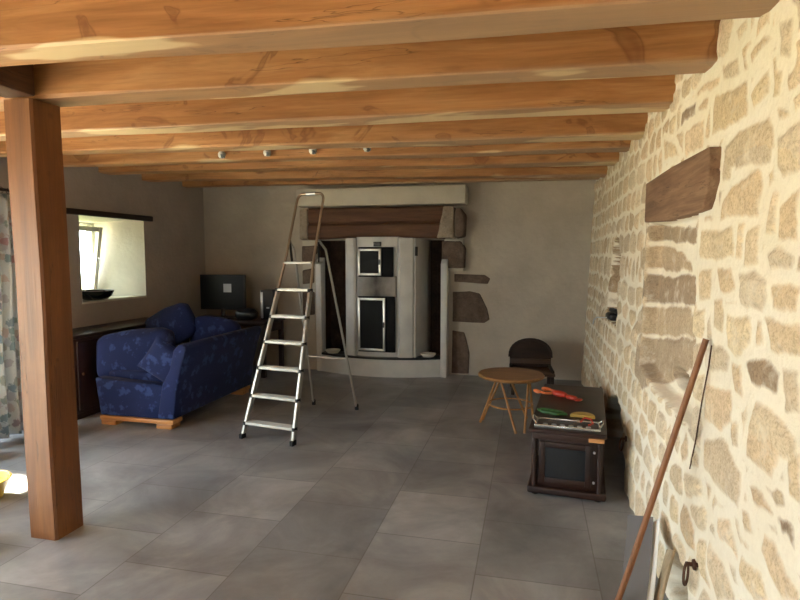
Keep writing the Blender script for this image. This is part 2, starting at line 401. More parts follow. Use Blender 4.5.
def pillow(mb, w, h, t, mtx=None, n=16):
    tmp = bmesh.new(); g = {}
    for sgn in (1, -1):
        for i in range(n + 1):
            for j in range(n + 1):
                u, v = 2 * i / n - 1, 2 * j / n - 1
                edge = i in (0, n) or j in (0, n)
                if edge and sgn == -1: g[(sgn, i, j)] = g[(1, i, j)]; continue
                th = t / 2 * (max(0, (1 - u ** 2) * (1 - v ** 2)) ** 0.45) * sgn
                pin = 1 - 0.07 * (1 - u * u) * abs(v) ** 3; pin2 = 1 - 0.07 * (1 - v * v) * abs(u) ** 3
                g[(sgn, i, j)] = tmp.verts.new((u * w / 2 * pin2, th, v * h / 2 * pin))
        for i in range(n):
            for j in range(n):
                q = [g[(sgn, i, j)], g[(sgn, i + 1, j)], g[(sgn, i + 1, j + 1)], g[(sgn, i, j + 1)]]
                tmp.faces.new(q if sgn == 1 else q[::-1])
    return mb._add(tmp, mtx)
def rot(axis, deg, loc=(0, 0, 0)):
    return Matrix.Translation(loc) @ Matrix.Rotation(R(deg), 4, axis)

# ================================================================ THE ROOM
XL, XR, YB, YF, ZC = -4.72, 0.75, 7.45, -1.8, 2.72
tag(MB().box((XL - .6, YF - .5, -.12), (1.4, YB + .6, 0)).build('floor', M['floor']), kind='structure')
tag(MB().box((XL - .6, YF - .5, ZC), (1.4, YB + .6, ZC + .1)).build('ceiling', M['pine']), kind='structure')
tag(MB().box((-40, -30, -.3), (30, 40, -.14)).build('ground', M['ground']), kind='structure')
tag(MB().box((-40, 4.6, -.14), (-6.5, 40, -.10)).build('lawn', M['grass']), kind='structure')

# foliage added out of view to block sun and sky at the small window
def foliage(mb, c, r, n, seed, s=.55):
    q = random.Random(seed)
    for k in range(n):
        d = Vector((q.gauss(0, 1), q.gauss(0, 1), q.gauss(0, 1))).normalized(); p = Vector(c) + Vector((d.x * r[0], d.y * r[1], d.z * r[2])) * (.55 + .45 * q.random())
        tmp = bmesh.new(); bmesh.ops.create_icosphere(tmp, subdivisions=2, radius=s * (.7 + .6 * q.random()))
        for v in tmp.verts: v.co *= 1 + .35 * noise.noise(v.co * 5 + p)
        mb._add(tmp, Matrix.Translation(p))
tr = thing('shade_tree', 'leafy green crown and trunk added out of view to shade the small window in the left wall', 'shade_tree', (-8.6, 6.3, -.1))
tm = MB(); foliage(tm, (0, 0, 3.7), (1.5, 1.7, 2.3), 90, 3, .6); tm.build('shade_tree_crown', M['leaf'], tr)
MB().tube([(0, 0, 0), (.05, .03, 1.2), (0, .1, 2.6)], [.16, .13, .10], 10).build('trunk', M['girder'], tr)

# left wall with terrace door, wide door near the camera and the deep splayed window
XO = XL - 0.60
wl = MB()
def wl_box(y0, y1, z0, z1): wl.box((XO, y0, z0), (XL, y1, z1))
D1 = (2.4, 3.9, 2.12); D2 = (-1.5, 1.8, 2.12)
wl_box(YF - .5, D2[0], 0, ZC); wl_box(D2[0], D2[1], D2[2], ZC); wl_box(D2[1], D1[0], 0, ZC)
wl_box(D1[0], D1[1], D1[2], ZC)
WY0, WY1, WZ0, WZ1 = 5.09, 6.12, 1.10, 2.07       # inner edge
OY0, OY1, OZ0, OZ1 = 5.20, 5.84, 1.10, 2.0        # outer edge
wl_box(D1[1], WY0, 0, ZC); wl_box(WY1, YB + .6, 0, ZC); wl_box(WY0, WY1, 0, WZ0); wl_box(WY0, WY1, WZ1, ZC)
wall_left = tag(wl.build('wall_left', M['plaster_left']), kind='structure')
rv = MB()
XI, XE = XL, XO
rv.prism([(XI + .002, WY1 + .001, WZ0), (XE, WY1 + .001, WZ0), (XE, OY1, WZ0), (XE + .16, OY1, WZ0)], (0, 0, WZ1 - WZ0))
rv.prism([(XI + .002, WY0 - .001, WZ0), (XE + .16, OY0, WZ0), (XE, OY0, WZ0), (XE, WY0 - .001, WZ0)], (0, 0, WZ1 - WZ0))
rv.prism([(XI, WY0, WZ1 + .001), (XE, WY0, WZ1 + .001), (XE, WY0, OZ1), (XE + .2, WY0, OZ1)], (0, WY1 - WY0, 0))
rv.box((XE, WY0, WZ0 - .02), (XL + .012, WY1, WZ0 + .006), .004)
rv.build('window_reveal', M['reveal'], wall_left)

win = bpy.data.objects.new('window_1', None); C.objects.link(win); win.location = (XO + .09, (OY0 + OY1) / 2, OZ0 + .006); tag(win, kind='structure')
W2 = (OY1 - OY0) / 2; H2 = OZ1 - OZ0 - .006
def frame(mb, w2, z0, z1, t, d, x=0):
    mb.box((x - d / 2, -w2, z0), (x + d / 2, -w2 + t, z1), .004); mb.box((x - d / 2, w2 - t, z0), (x + d / 2, w2, z1), .004)
    mb.box((x - d / 2, -w2 + t, z0), (x + d / 2, w2 - t, z0 + t), .004); mb.box((x - d / 2, -w2 + t, z1 - t), (x + d / 2, w2 - t, z1), .004); return mb
frame(MB(), W2, 0, H2, .045, .06).build('window_frame', M['white'], win)
sash = frame(MB(), W2 - .04, 0, H2 - .09, .055, .045).build('sash', M['white'], win, loc=(.045, 0, .045)); sash.rotation_euler = (0, R(9), 0)
MB().box((-.004, -W2 + .095, .055), (.004, W2 - .095, H2 - .145)).build('glass', M['glass'], sash)
MB().box((.02, -.012, .0), (.045, .012, .02), .003).tube([(.045, 0, .01), (.05, 0, -.10)], .008, 8).build('handle', M['silver'], sash, loc=(0, W2 - .07, .42))
tag(MB().box((XL - .01, 4.80, WZ1 - .035), (XL + .035, 6.26, WZ1 + .03), .008).build('trim_1', M['darktrim'], jitter=.004), kind='structure')

# terrace doors (open frames, glass pushed back)
def door_frame(name, y0, y1, z1, x, n):
    o = bpy.data.objects.new(name, None); C.objects.link(o); o.location = (x, (y0 + y1) / 2, 0); tag(o, kind='structure')
    h = (y1 - y0) / 2
    frame(MB(), h, 0.0, z1, .06, .08).build('door_frame', M['white'], o)
    for k in range(n):
        a = -h + .06 + k * (2 * h - .12) / n; b = a + (2 * h - .12) / n
        d = MB(); c = (a + b) / 2; w2 = (b - a) / 2
        leaf = frame(d, w2, .06, z1 - .06, .07, .045).build('door_leaf', M['white'], o, loc=(0, c, 0))
        MB().box((-.004, -w2 + .07, .13), (.004, w2 - .07, z1 - .13)).build('glass', M['glass'], leaf)
    return o
door_frame('door_1', D1[0], D1[1], D1[2], XO + .12, 1)
door_frame('door_2', D2[0], D2[1], D2[2], XO + .12, 3)

# rear wall behind the camera with a small window
wf = MB(); RX0, RX1, RZ = -1.25, -.55, 2.05
wf.box((XL - .6, YF - .5, 0), (RX0, YF, ZC)); wf.box((RX1, YF - .5, 0), (1.4, YF, ZC)); wf.box((RX0, YF - .5, RZ), (RX1, YF, ZC)); wf.box((RX0, YF - .5, 0), (RX1, YF, 1.1))
tag(wf.build('wall_front', M['plaster_left']), kind='structure')
o3 = bpy.data.objects.new('window_2', None); C.objects.link(o3); o3.location = ((RX0 + RX1) / 2, YF - .35, 1.1); o3.rotation_euler = (0, 0, R(90)); tag(o3, kind='structure')
frame(MB(), (RX1 - RX0) / 2, 0, RZ - 1.1, .06, .08).build('window_frame', M['white'], o3)
MB().box((-.03, -.03, .07), (.03, .03, RZ - 1.17)).build('mullion', M['white'], o3)

# back wall with the fireplace opening
FX0, FX1, FZ = -2.93, -1.12, 1.82
wb = MB()
wb.box((XL - .6, YB, 0), (FX0, YB + .6, ZC)); wb.box((FX1, YB, 0), (1.4, YB + .6, ZC)); wb.box((FX0, YB, FZ), (FX1, YB + .6, ZC))
wall_back = tag(wb.build('wall_back', M['plaster_back']), kind='structure')
MB().box((FX0 - .02, YB + .42, 0), (FX1 + .02, YB + .46, FZ + .02)).box((FX0 - .0, YB + .02, 0), (FX0 + .03, YB + .43, FZ)).box((FX1 - .03, YB + .02, 0), (FX1, YB + .43, FZ)).build('hearth_recess', M['recess'], wall_back)

# right rubble wall: one continuous height field with niches
STONES = [[(2.454,1.834),(2.159,1.894),(2.089,1.823),(2.093,1.728),(2.462,1.752)],[(2.012,1.789),(1.953,1.791),(1.934,1.673),(2.005,1.676)],[(1.922,1.74),(1.811,1.798),(1.776,1.648),(1.901,1.651)],[(2.26,1.71),(2.196,1.711),(2.178,1.595),(2.243,1.595)],[(2.165,1.687),(2.064,1.7),(2.04,1.578),(2.154,1.572)],[(1.978,1.612),(1.896,1.632),(1.8,1.596),(1.81,1.566),(1.936,1.563)],[(2.717,1.711),(2.328,1.704),(2.272,1.605),(2.477,1.578),(2.684,1.605)],[(2.513,2.04),(2.419,2.032),(2.412,1.901),(2.507,1.908)],[(2.383,2.006),(2.06,1.98),(2.06,1.896),(2.36,1.923)],[(1.99,1.942),(1.841,1.929),(1.821,1.844),(1.936,1.837),(1.99,1.861)],[(2.45,1.542),(2.276,1.566),(2.212,1.481),(2.379,1.462)],[(2.202,1.543),(2.037,1.552),(1.946,1.522),(1.951,1.463),(1.982,1.419),(2.149,1.439)],[(2.663,1.536),(2.518,1.545),(2.499,1.421),(2.643,1.41)],[(2.455,1.419),(2.349,1.438),(2.315,1.32),(2.425,1.316)],[(2.29,1.388),(2.059,1.398),(2.048,1.31),(2.168,1.249),(2.259,1.278)],[(1.951,1.401),(1.708,1.421),(1.69,1.344),(1.888,1.306)],[(2.067,1.249),(1.882,1.283),(1.809,1.253),(1.813,1.193),(2.016,1.187)],[(2.423,1.252),(2.237,1.251),(2.232,1.183),(2.437,1.131)],[(2.216,1.226),(2.125,1.233),(2.071,1.125),(2.162,1.131)],[(2.469,1.059),(2.188,1.125),(2.16,1.025),(2.253,0.948),(2.451,0.942)],[(1.949,1.142),(1.809,1.143),(1.668,1.116),(1.654,1.055),(1.892,1.002),(1.978,1.043)],[(2.158,1.017),(2.099,1.043),(2.071,0.987),(2.13,0.967)],[(1.787,1.273),(1.688,1.301),(1.661,1.184),(1.745,1.168)],[(1.919,1.511),(1.738,1.52),(1.745,1.446),(1.901,1.439)],[(2.421,0.871),(2.236,0.93),(2.028,0.895),(2.022,0.773),(2.183,0.747),(2.39,0.77)],[(1.968,1.067),(1.83,1.117),(1.719,1.072),(1.791,0.958),(1.991,0.96)],[(2.164,1.019),(2.079,1.034),(2.058,0.957),(2.128,0.944)],[(1.695,1.047),(1.633,1.082),(1.603,0.952),(1.673,0.954)],[(2.644,0.655),(2.413,0.712),(2.36,0.672),(2.563,0.559)],[(2.192,0.663),(2.074,0.696),(1.978,0.608),(2.157,0.6)],[(1.983,0.78),(1.923,0.798),(1.874,0.753),(1.954,0.723)],[(1.958,0.882),(1.863,0.892),(1.767,0.86),(1.896,0.839)],[(1.802,0.788),(1.727,0.781),(1.566,0.721),(1.661,0.67),(1.82,0.723)],[(1.945,0.637),(1.805,0.666),(1.737,0.614),(1.824,0.559),(1.942,0.577)],[(2.242,0.534),(2.09,0.536),(1.955,0.477),(2.11,0.379),(2.234,0.444)],[(1.727,0.861),(1.637,0.879),(1.625,0.827),(1.7,0.831)],[(2.698,2.27),(2.337,2.241),(2.302,2.109),(2.687,2.112)],[(2.282,2.179),(2.15,2.216),(2.108,2.131),(2.241,2.117)],[(2.321,2.33),(2.205,2.343),(2.13,2.307),(2.298,2.29)],[(2.626,2.38),(2.451,2.359),(2.416,2.284),(2.606,2.31)],[(2.967,2.379),(2.649,2.344),(2.673,2.308),(2.957,2.345)],[(2.08,2.355),(1.981,2.331),(1.949,2.196),(2.039,2.226)],[(2.398,2.063),(2.087,2.049),(2.039,1.939),(2.5,1.939),(2.525,2.027)],[(2.003,1.957),(1.848,1.978),(1.816,1.839),(1.989,1.897)],[(3.128,2.228),(2.832,2.212),(2.836,2.095),(3.108,2.093)],[(3.646,2.292),(3.363,2.207),(3.223,2.126),(3.597,2.16)],[(3.269,2.34),(2.998,2.338),(3.001,2.276),(3.278,2.287)],[(2.942,2.299),(2.797,2.291),(2.803,2.246),(2.934,2.272)],[(2.726,2.61),(2.547,2.55),(2.574,2.426),(2.748,2.441)],[(2.498,2.48),(2.389,2.486),(2.375,2.434),(2.454,2.424)],[(2.026,2.052),(1.946,2.032),(1.94,2.007),(2.019,2.021)]]
RECESS = [[(3.974,1.782),(2.984,1.734),(3.003,1.687),(3.884,1.702)],[(4.046,1.653),(3.403,1.622),(3.147,1.538),(4.057,1.519)],[(3.908,1.458),(2.989,1.493),(2.952,1.378),(3.907,1.302)],[(3.887,1.251),(3.063,1.329),(2.924,1.226),(4.213,1.064)],[(3.992,1.04),(2.948,1.193),(2.972,1.051),(3.7,0.781),(3.971,0.827)]]
def grid_axis(segs):
    out = [segs[0][0]]
    for a, b, s in segs:
        n = max(1, round((b - a) / s)); out += list(np.linspace(a, b, n + 1)[1:])
    return np.array(out)
gy = grid_axis([(YF - .3, .9, .04), (.9, 3.9, .009), (3.9, YB + .05, .013)]); gz = grid_axis([(0, 2.74, .0105)])
Yg, Zg = np.meshgrid(gy, gz, indexing='ij')
rs = np.random.RandomState(5)
def vnoise(Y, Z, s, seed):
    r = np.random.RandomState(seed).rand(128, 128); a = Y * s + 50; b = Z * s + 50
    i = np.floor(a).astype(int); j = np.floor(b).astype(int); u = a - i; v = b - j; u = u * u * (3 - 2 * u); v = v * v * (3 - 2 * v)
    g = lambda p, q: r[p % 128, q % 128]
    return (g(i, j) * (1 - u) + g(i + 1, j) * u) * (1 - v) + (g(i, j + 1) * (1 - u) + g(i + 1, j + 1) * u) * v - .5
def fb(Y, Z, s, seed): return vnoise(Y, Z, s, seed) + .5 * vnoise(Y, Z, s * 2.1, seed + 1) + .25 * vnoise(Y, Z, s * 4.3, seed + 2)
Yd = Yg + .030 * fb(Yg, Zg, 6, 11); Zd = Zg + .022 * fb(Yg, Zg, 6, 21)
def sdf(poly, Y, Z):
    P = np.array(poly); n = len(P); d = np.full(Y.shape, 1e9); s = np.ones(Y.shape)
    for i in range(n):
        a = P[i]; b = P[i - 1]; e = b - a; wy = Y - a[0]; wz = Z - a[1]
        t = np.clip((wy * e[0] + wz * e[1]) / (e @ e + 1e-12), 0, 1)
        d = np.minimum(d, (wy - e[0] * t) ** 2 + (wz - e[1] * t) ** 2)
        c1 = Z >= a[1]; c2 = Z < b[1]; c3 = e[0] * wz > e[1] * wy
        flip = (c1 & c2 & c3) | (~c1 & ~c2 & ~c3); s = np.where(flip, -s, s)
    return s * np.sqrt(d)          # negative inside
mask = np.full(Yg.shape, -1.0); tint = np.zeros(Yg.shape); near = np.full(Yg.shape, 1.0)
def put(poly, tn, dist_list):
    P = np.array(poly); m = .14
    iy = np.where((gy > P[:, 0].min() - m) & (gy < P[:, 0].max() + m))[0]; iz = np.where((gz > P[:, 1].min() - m) & (gz < P[:, 1].max() + m))[0]
    if not len(iy) or not len(iz): return
    sl = np.ix_(iy, iz); c = P.mean(0); P2 = c + (P - c) * 1.04
    d = sdf(P2, Yd[sl], Zd[sl]) ; near[sl] = np.minimum(near[sl], d)
    k = -d; upd = k > mask[sl]; mm = mask[sl]; mm[upd] = k[upd]; mask[sl] = mm
    tt = tint[sl]; tt[upd & (k > -.01)] = tn; tint[sl] = tt
for i, s in enumerate(STONES):
    # the photo shows which stones are darker
    put(s, (0.30 + .45 * rs.rand()) if i not in (16, 46, 35, 53) else .08, None)
# filler stones: coursed, jittered cells wherever no traced stone lies
sy, sz_, stn = [], [], []
z = .02; row = 0
while z < 2.8:
    h = .09 + .13 * rs.rand(); y = YF - .4 + .2 * rs.rand()
    while y < YB + .2:
        wd = .10 + .30 * rs.rand() ** 1.3; sy.append(y + wd / 2); sz_.append(z + h / 2 + .03 * (rs.rand() - .5)); stn.append(rs.rand()); y += wd
    z += h; row += 1
sy, sz_, stn = map(np.array, (sy, sz_, stn))
F1 = np.full(Yg.shape, 1e9); F2 = np.full(Yg.shape, 1e9); ID = np.zeros(Yg.shape, int)
for k in range(len(sy)):
    iy = np.where(np.abs(gy - sy[k]) < .45)[0]; iz = np.where(np.abs(gz - sz_[k]) < .3)[0]; sl = np.ix_(iy, iz)
    d = ((np.abs(Yd[sl] - sy[k]) / 1.45) ** 2.6 + np.abs(Zd[sl] - sz_[k]) ** 2.6) ** (1 / 2.6)
    f1, f2, idd = F1[sl], F2[sl], ID[sl]; lt = d < f1
    f2 = np.where(lt, f1, np.minimum(f2, d)); idd = np.where(lt, k, idd); f1 = np.where(lt, d, f1)
    F1[sl], F2[sl], ID[sl] = f1, f2, idd
mortar = .022 + .012 * fb(Yg, Zg, 3, 31)
cell = (F2 - F1) - mortar * 1.3
fill = np.minimum(cell, near - .035)
usef = (near > .02)
k_all = np.where(usef & (fill > mask), fill, mask); t_all = np.where(usef & (fill > mask), .25 + .6 * stn[ID], tint)
# niches
RP = [(3.88, 1.81), (2.80, 1.81), (2.64, 1.10), (2.56, .85), (3.35, .845), (3.82, .90)]
d_rec = sdf(RP, Yg, Zg) + .012 * fb(Yg, Zg, 9, 41)
in_rec = np.clip(-d_rec / .025, 0, 1)
zsill = np.clip((Zg - .80) / .22, 0, 1)
off = .085 * in_rec
k_all = np.where(d_rec < .0, -1, k_all)
for i, s in enumerate(RECESS):
    d = .016 - sdf(s, Yd, Zd); u = (d > -.02) & (d > k_all); k_all = np.where(u, d, k_all); t_all = np.where(u & (d > -.01), .14 + .12 * rs.rand(), t_all)
# opening at the foot of the recess (small dark hole) and the slanting sill
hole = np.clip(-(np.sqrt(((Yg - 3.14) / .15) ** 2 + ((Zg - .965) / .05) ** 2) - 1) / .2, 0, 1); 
off += .25 * hole
# arched niche further back
def arch(y0, y1, z0, z1, Y, Z):
    r = (y1 - y0) / 2; c = (y0 + y1) / 2; dy = np.abs(Y - c) - r
    top = np.sqrt((Y - c) ** 2 + np.maximum(Z - (z1 - r), 0) ** 2) - r
    return np.maximum(np.maximum(dy, z0 - Z), np.where(Z > z1 - r, top, -1))
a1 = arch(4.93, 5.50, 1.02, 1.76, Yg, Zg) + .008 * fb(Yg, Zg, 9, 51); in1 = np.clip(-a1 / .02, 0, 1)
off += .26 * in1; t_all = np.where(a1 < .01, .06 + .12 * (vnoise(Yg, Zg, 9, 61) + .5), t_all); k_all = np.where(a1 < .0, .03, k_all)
# low opening by the floor behind the chest
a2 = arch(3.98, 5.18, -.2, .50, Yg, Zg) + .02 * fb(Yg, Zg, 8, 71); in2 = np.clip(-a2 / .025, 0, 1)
off += .52 * in2
# shallow hollow near the floor
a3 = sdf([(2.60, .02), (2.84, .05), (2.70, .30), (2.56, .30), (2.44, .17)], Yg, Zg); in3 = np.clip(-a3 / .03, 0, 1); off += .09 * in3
recess_shade = np.clip(in2 * .8 + hole * .9 + in3 * .35, 0, 1)  # shade painted into the low opening, hole and hollow as dark colour
# stones face the mortar nearly flush, worn surface, slightly battered wall
relief = np.clip(k_all / .03, 0, 1) * .014 * (.4 + .6 * t_all) * (.6 + .8 * (vnoise(Yg, Zg, 3, 81) + .5))
Xs = .65 + .045 * Zg - relief + off + .012 * fb(Yg, Zg, 2.0, 91) + .004 * fb(Yg, Zg, 18, 95)
ny, nz = Yg.shape
co = np.stack([Xs, Yg, Zg], -1).reshape(-1, 3)
idx = np.arange(ny * nz).reshape(ny, nz)
quads = np.stack([idx[:-1, :-1], idx[:-1, 1:], idx[1:, 1:], idx[1:, :-1]], -1).reshape(-1, 4)
# rim so that the wall is solid
me = bpy.data.meshes.new('wall_right')
me.vertices.add(len(co)); me.vertices.foreach_set('co', co.astype('f').ravel())
me.loops.add(len(quads) * 4); me.loops.foreach_set('vertex_index', quads.astype('i').ravel())
me.polygons.add(len(quads)); me.polygons.foreach_set('loop_start', (np.arange(len(quads)) * 4).astype('i'))
me.polygons.foreach_set('loop_total', np.full(len(quads), 4, 'i'))
me.update(calc_edges=True); me.validate()
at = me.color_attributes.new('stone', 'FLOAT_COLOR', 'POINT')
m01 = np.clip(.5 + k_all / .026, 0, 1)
colr = np.stack([m01, t_all, recess_shade, np.ones_like(m01)], -1).reshape(-1)
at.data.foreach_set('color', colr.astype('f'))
me.polygons.foreach_set('use_smooth', [True] * len(me.polygons))
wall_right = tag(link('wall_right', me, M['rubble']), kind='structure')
MB().box((1.3, YF - .3, 0), (1.4, YB + .3, ZC)).build('outer_leaf', M['plaster_left'], wall_right)
li = MB(); li.prism([(.66, 3.84, 1.815), (.66, 3.84, 2.055), (.66, 3.2, 2.06), (.66, 2.56, 2.045), (.66, 2.54, 1.90), (.66, 2.60, 1.80), (.66, 2.78, 1.795), (.66, 3.4, 1.80)], (.26, 0, 0), .008)
li.bm.transform(Matrix.Translation((.035, 0, 0)))
tag(li.build('trim_2', M['greywood'], jitter=.010, angle=60), kind='structure')

# ================================================================ BEAMS AND POST
def beam(y0, y1, zr, zl, x0, x1, h, label, seed, warp=.02):
    """hand-hewn beam from x0 (left) to x1 (right) with waney edges"""
    r = random.Random(seed); bm = bmesh.new(); n = 60; L = x1 - x0; rings = []
    yc0 = (y0[0] + y0[1]) / 2; yc1 = (y1[0] + y1[1]) / 2
    for i in range(n + 1):
        t = i / n; x = x0 + L * t; ya = y0[0] + (y1[0] - y0[0]) * t; yb = y0[1] + (y1[1] - y0[1]) * t; zb = zl + (zr - zl) * t
        zb += warp * .5 * noise.noise((x * .7, seed * 3.1, 0)); ya += warp * noise.noise((x * .8, seed, 5)); yb += warp * noise.noise((x * .9, seed, 9))
        c = .006 + .02 * max(0, noise.noise((x * 1.1, seed * 2.7, 2)) + .1); c2 = .008 + .03 * max(0, noise.noise((x * .9, seed * 1.7, 7)))
        zt = zb + h
        prof = [(ya + c, zb), ((ya + yb) / 2, zb - .004), (yb - c2, zb), (yb, zb + c2), (yb, (zb + zt) / 2), (yb, zt), (ya, zt), (ya + .004 * noise.noise((x * 3, 1, seed)), zb + (zt - zb) * .5), (ya, zb + c)]
        rings.append([bm.verts.new((x - (x0 + x1) / 2, y - (yc0 + yc1) / 2, z - zb0)) for y, z in prof] if False else [bm.verts.new((x, y, z)) for y, z in prof])
    for A, B in zip(rings[:-1], rings[1:]):
        for k in range(9): bm.faces.new((A[k], B[k], B[(k + 1) % 9], A[(k + 1) % 9]))
    bm.faces.new(rings[0]); bm.faces.new(rings[-1][::-1])
    mb = MB(); mb.bm.free(); mb.bm = bm
    o = mb.build('ceiling_beam', M['beam'], recenter=True, angle=28)
    return tag(o, label, 'beam', 'ceiling beams')
XE_ = .785
beam((1.90, 2.10), (2.02, 2.24), 2.415, 2.44, -2.78, XE_, .29, 'pale oak ceiling beam nearest the viewer, running across the very top', 1)
beam((2.52, 2.72), (2.70, 2.88), 2.435, 2.445, -3.6, XE_, .26, 'broad orange oak ceiling beam resting on the top of the square post', 2)
beam((3.26, 3.43), (3.46, 3.69), 2.46, 2.45, XL, XE_, .24, 'orange oak ceiling beam just beyond the one resting on the post', 3)
beam((3.93, 4.12), (4.24, 4.46), 2.44, 2.47, XL, XE_, .25, 'oak ceiling beam directly in front of the beam carrying the spotlights', 4)
beam((4.72, 4.86), (4.83, 5.05), 2.455, 2.50, XL, XE_, .24, 'oak ceiling beam with the four small spotlights on its face', 5)
beam((5.40, 5.60), (5.48, 5.74), 2.455, 2.53, XL, XE_, .22, 'oak ceiling beam just behind the beam with the spotlights', 6)
beam((6.12, 6.30), (6.36, 6.60), 2.46, 2.54, XL, XE_, .22, 'dark oak ceiling beam second from the fireplace wall', 7)
beam((6.95, 7.12), (7.05, 7.22), 2.51, 2.56, XL, XE_, .20, 'dark oak ceiling beam closest to the fireplace wall', 8)
g = MB().box((-2.785, YF, 2.445), (-2.585, 2.535, 2.70), .012, 2).build('ceiling_girder', M['girder'], recenter=True, jitter=.006)
tag(g, 'dark oak girder running from the post top towards the viewer', 'beam')

po = MB(); bm = po.bm; rings = []
for i in range(41):
    z = 2.437 * i / 40; c = .012
    hw = .094 + .004 * noise.noise((z * 1.3, 2, 1)); hd = .102 + .004 * noise.noise((z * 1.1, 7, 1)); ox = -2.668 - .027 * z / 2.437 + .006 * noise.noise((z, 3, 3)); oy = 2.617
    pr_ = [(-hw + c, -hd), (hw - c, -hd), (hw, -hd + c), (hw, hd - c), (hw - c, hd), (-hw + c, hd), (-hw, hd - c), (-hw, -hd + c)]
    rings.append([bm.verts.new((ox + a, oy + b, z)) for a, b in pr_])
for A, B in zip(rings[:-1], rings[1:]):
    for k in range(8): bm.faces.new((A[k], A[(k + 1) % 8], B[(k + 1) % 8], B[k]))
bm.faces.new(rings[0][::-1]); bm.faces.new(rings[-1])
tag(po.build('wooden_post', M['post'], recenter=True), 'square orange-brown oak post standing on the tiles at the left', 'post')

# ================================================================ FIREPLACE
fp = thing('fireplace', 'old fireplace surround with plaster hood and stacked wooden lintel against the far wall', 'fireplace', (-2.0, 7.3, 0))
def fl(o): return (o[0] + 2.0, o[1] - 7.3, o[2])
YH = 7.16
def fbox(lo, hi, bev=.01, mb=None):
    mb = mb or MB(); return mb.box(fl(lo), fl(hi), bev)
h_ = MB(); h_.prism([fl(p) for p in [(-3.12, YH - .02, 2.265), (-3.12, YH - .02, 2.50), (-3.12, YB, 2.50), (-3.12, YB, 2.265)]], (2.29, 0, 0), .015)
h_.build('hood', M['hood'], fp, jitter=.008)
for (z0, z1, s, yy) in ((1.82, 2.03, 1, YH + .03), (2.03, 2.25, 2, YH + .06)):
    lb = MB(); bmx = lb.bm; rings = []
    for i in range(31):
        t = i / 30; x = -2.98 + 1.86 * t; arc = .035 * math.sin(PI * t) if s == 1 else 0
        a = z0 + arc + .006 * noise.noise((x * 2, s, 0)); b = z1 + .004 * noise.noise((x * 2, s, 4)); c = .03; y0 = yy + .008 * noise.noise((x * 2, s, 8)); y1 = YB
        pr_ = [(y0 + c, a), (y1, a), (y1, b - .002), (y0 + c, b - .002), (y0, b - c), (y0 - .006, (a + b) / 2), (y0, a + c)]
        rings.append([bmx.verts.new(fl((x, p, q))) for p, q in pr_])
    for A, B in zip(rings[:-1], rings[1:]):
        for k in range(7): bmx.faces.new((A[k], B[k], B[(k + 1) % 7], A[(k + 1) % 7]))
    bmx.faces.new(rings[0]); bmx.faces.new(rings[-1][::-1])
    lb.build('lintel', M['lintel'], fp)
def slab(name, pts, y0, y1, m, parent, jit=.012, bev=.018):
    mb = MB(); mb.prism([fl((x, y0, z)) for x, z in pts], (0, y1 - y0, 0), bev)
    bmesh.ops.subdivide_edges(mb.bm, edges=[e for e in mb.bm.edges if e.calc_length() > .08], cuts=3, use_grid_fill=True)
    return mb.build(name, m, parent, jitter=jit, angle=50)
# right corbel and jamb
slab('corbel_stone', [(-1.20, 1.83), (-.98, 1.83), (-.98, 2.24), (-1.11, 2.24)], YH + .02, YB, M['stonelight'], fp)
slab('corbel_stone', [(-.97, 1.83), (-.85, 1.85), (-.84, 2.12), (-.90, 2.22), (-.97, 2.20)], YH + .02, YB, M['stone'], fp)
slab('jamb_stone', [(-1.15, 1.44), (-.86, 1.44), (-.85, 1.70), (-.90, 1.79), (-1.15, 1.79)], YH + .14, YB, M['stone'], fp)
fbox((-1.12, YH + .17, 1.40), (-.87, YB, 1.82), .01).build('jamb', M['hood'], fp, jitter=.008)
fbox((-3.12, YH + .17, 0), (-2.93, YB, 1.82), .01).build('jamb', M['hood'], fp, jitter=.008)
slab('corbel_stone', [(-3.11, 1.83), (-2.99, 1.83), (-2.99, 2.24), (-3.10, 2.24)], YH + .04, YB, M['stonelight'], fp)
for pts in ([(-3.12, 1.50), (-2.93, 1.50), (-2.93, 1.74), (-3.12, 1.74)], [(-3.12, 1.20), (-2.95, 1.22), (-2.94, 1.44), (-3.12, 1.40)], [(-3.12, .75), (-2.94, .78), (-2.94, 1.1), (-3.12, 1.12)]):
    slab('jamb_stone', pts, YH + .15, YB, M['stone'], fp)
for pts in ([(-1.00, 1.26), (-.56, 1.23), (-.53, 1.30), (-.60, 1.35), (-1.00, 1.36)],
            [(-1.02, .72), (-.60, .71), (-.53, .76), (-.56, .90), (-.66, 1.10), (-.80, 1.13), (-1.02, 1.12)],
            [(-1.03, .02), (-.80, .02), (-.79, .30), (-.86, .58), (-1.02, .60)]):
    slab('wall_stone', pts, YB - .018, YB + .05, M['stone'], fp, .006, .008)

# ================================================================ MASONRY STOVE
sv = thing('masonry_stove', 'white rendered stove with two steel-framed doors standing in the old fireplace', 'stove', (-1.98, 7.2, 0))
def sl_(p): return (p[0] + 1.98, p[1] - 7.2, p[2])
# curved hearth plinth
def plan(x, bulge, y0, xm=-1.98, hw=.93): return y0 - bulge * math.cos(PI / 2 * min(1, abs(x - xm) / hw)) ** .8
xs = [-2.90 + 1.83 * i / 36 for i in range(37)]
front = [(x, plan(x, .26, 7.32)) for x in xs]
def plat(z0, z1, off, m, name):
    mb = MB(); poly = [sl_((x, y - off, z0)) for x, y in front] + [sl_((-1.07, YB + .2 if False else 7.42, z0)), sl_((-2.90, 7.42, z0))]
    mb.prism(poly, (0, 0, z1 - z0)); return mb.build(name, m, sv, angle=50)
plat(.0, .235, 0, M['stove'], 'plinth'); plat(.235, .262, .012, M['blackslab'], 'hearth_slab')
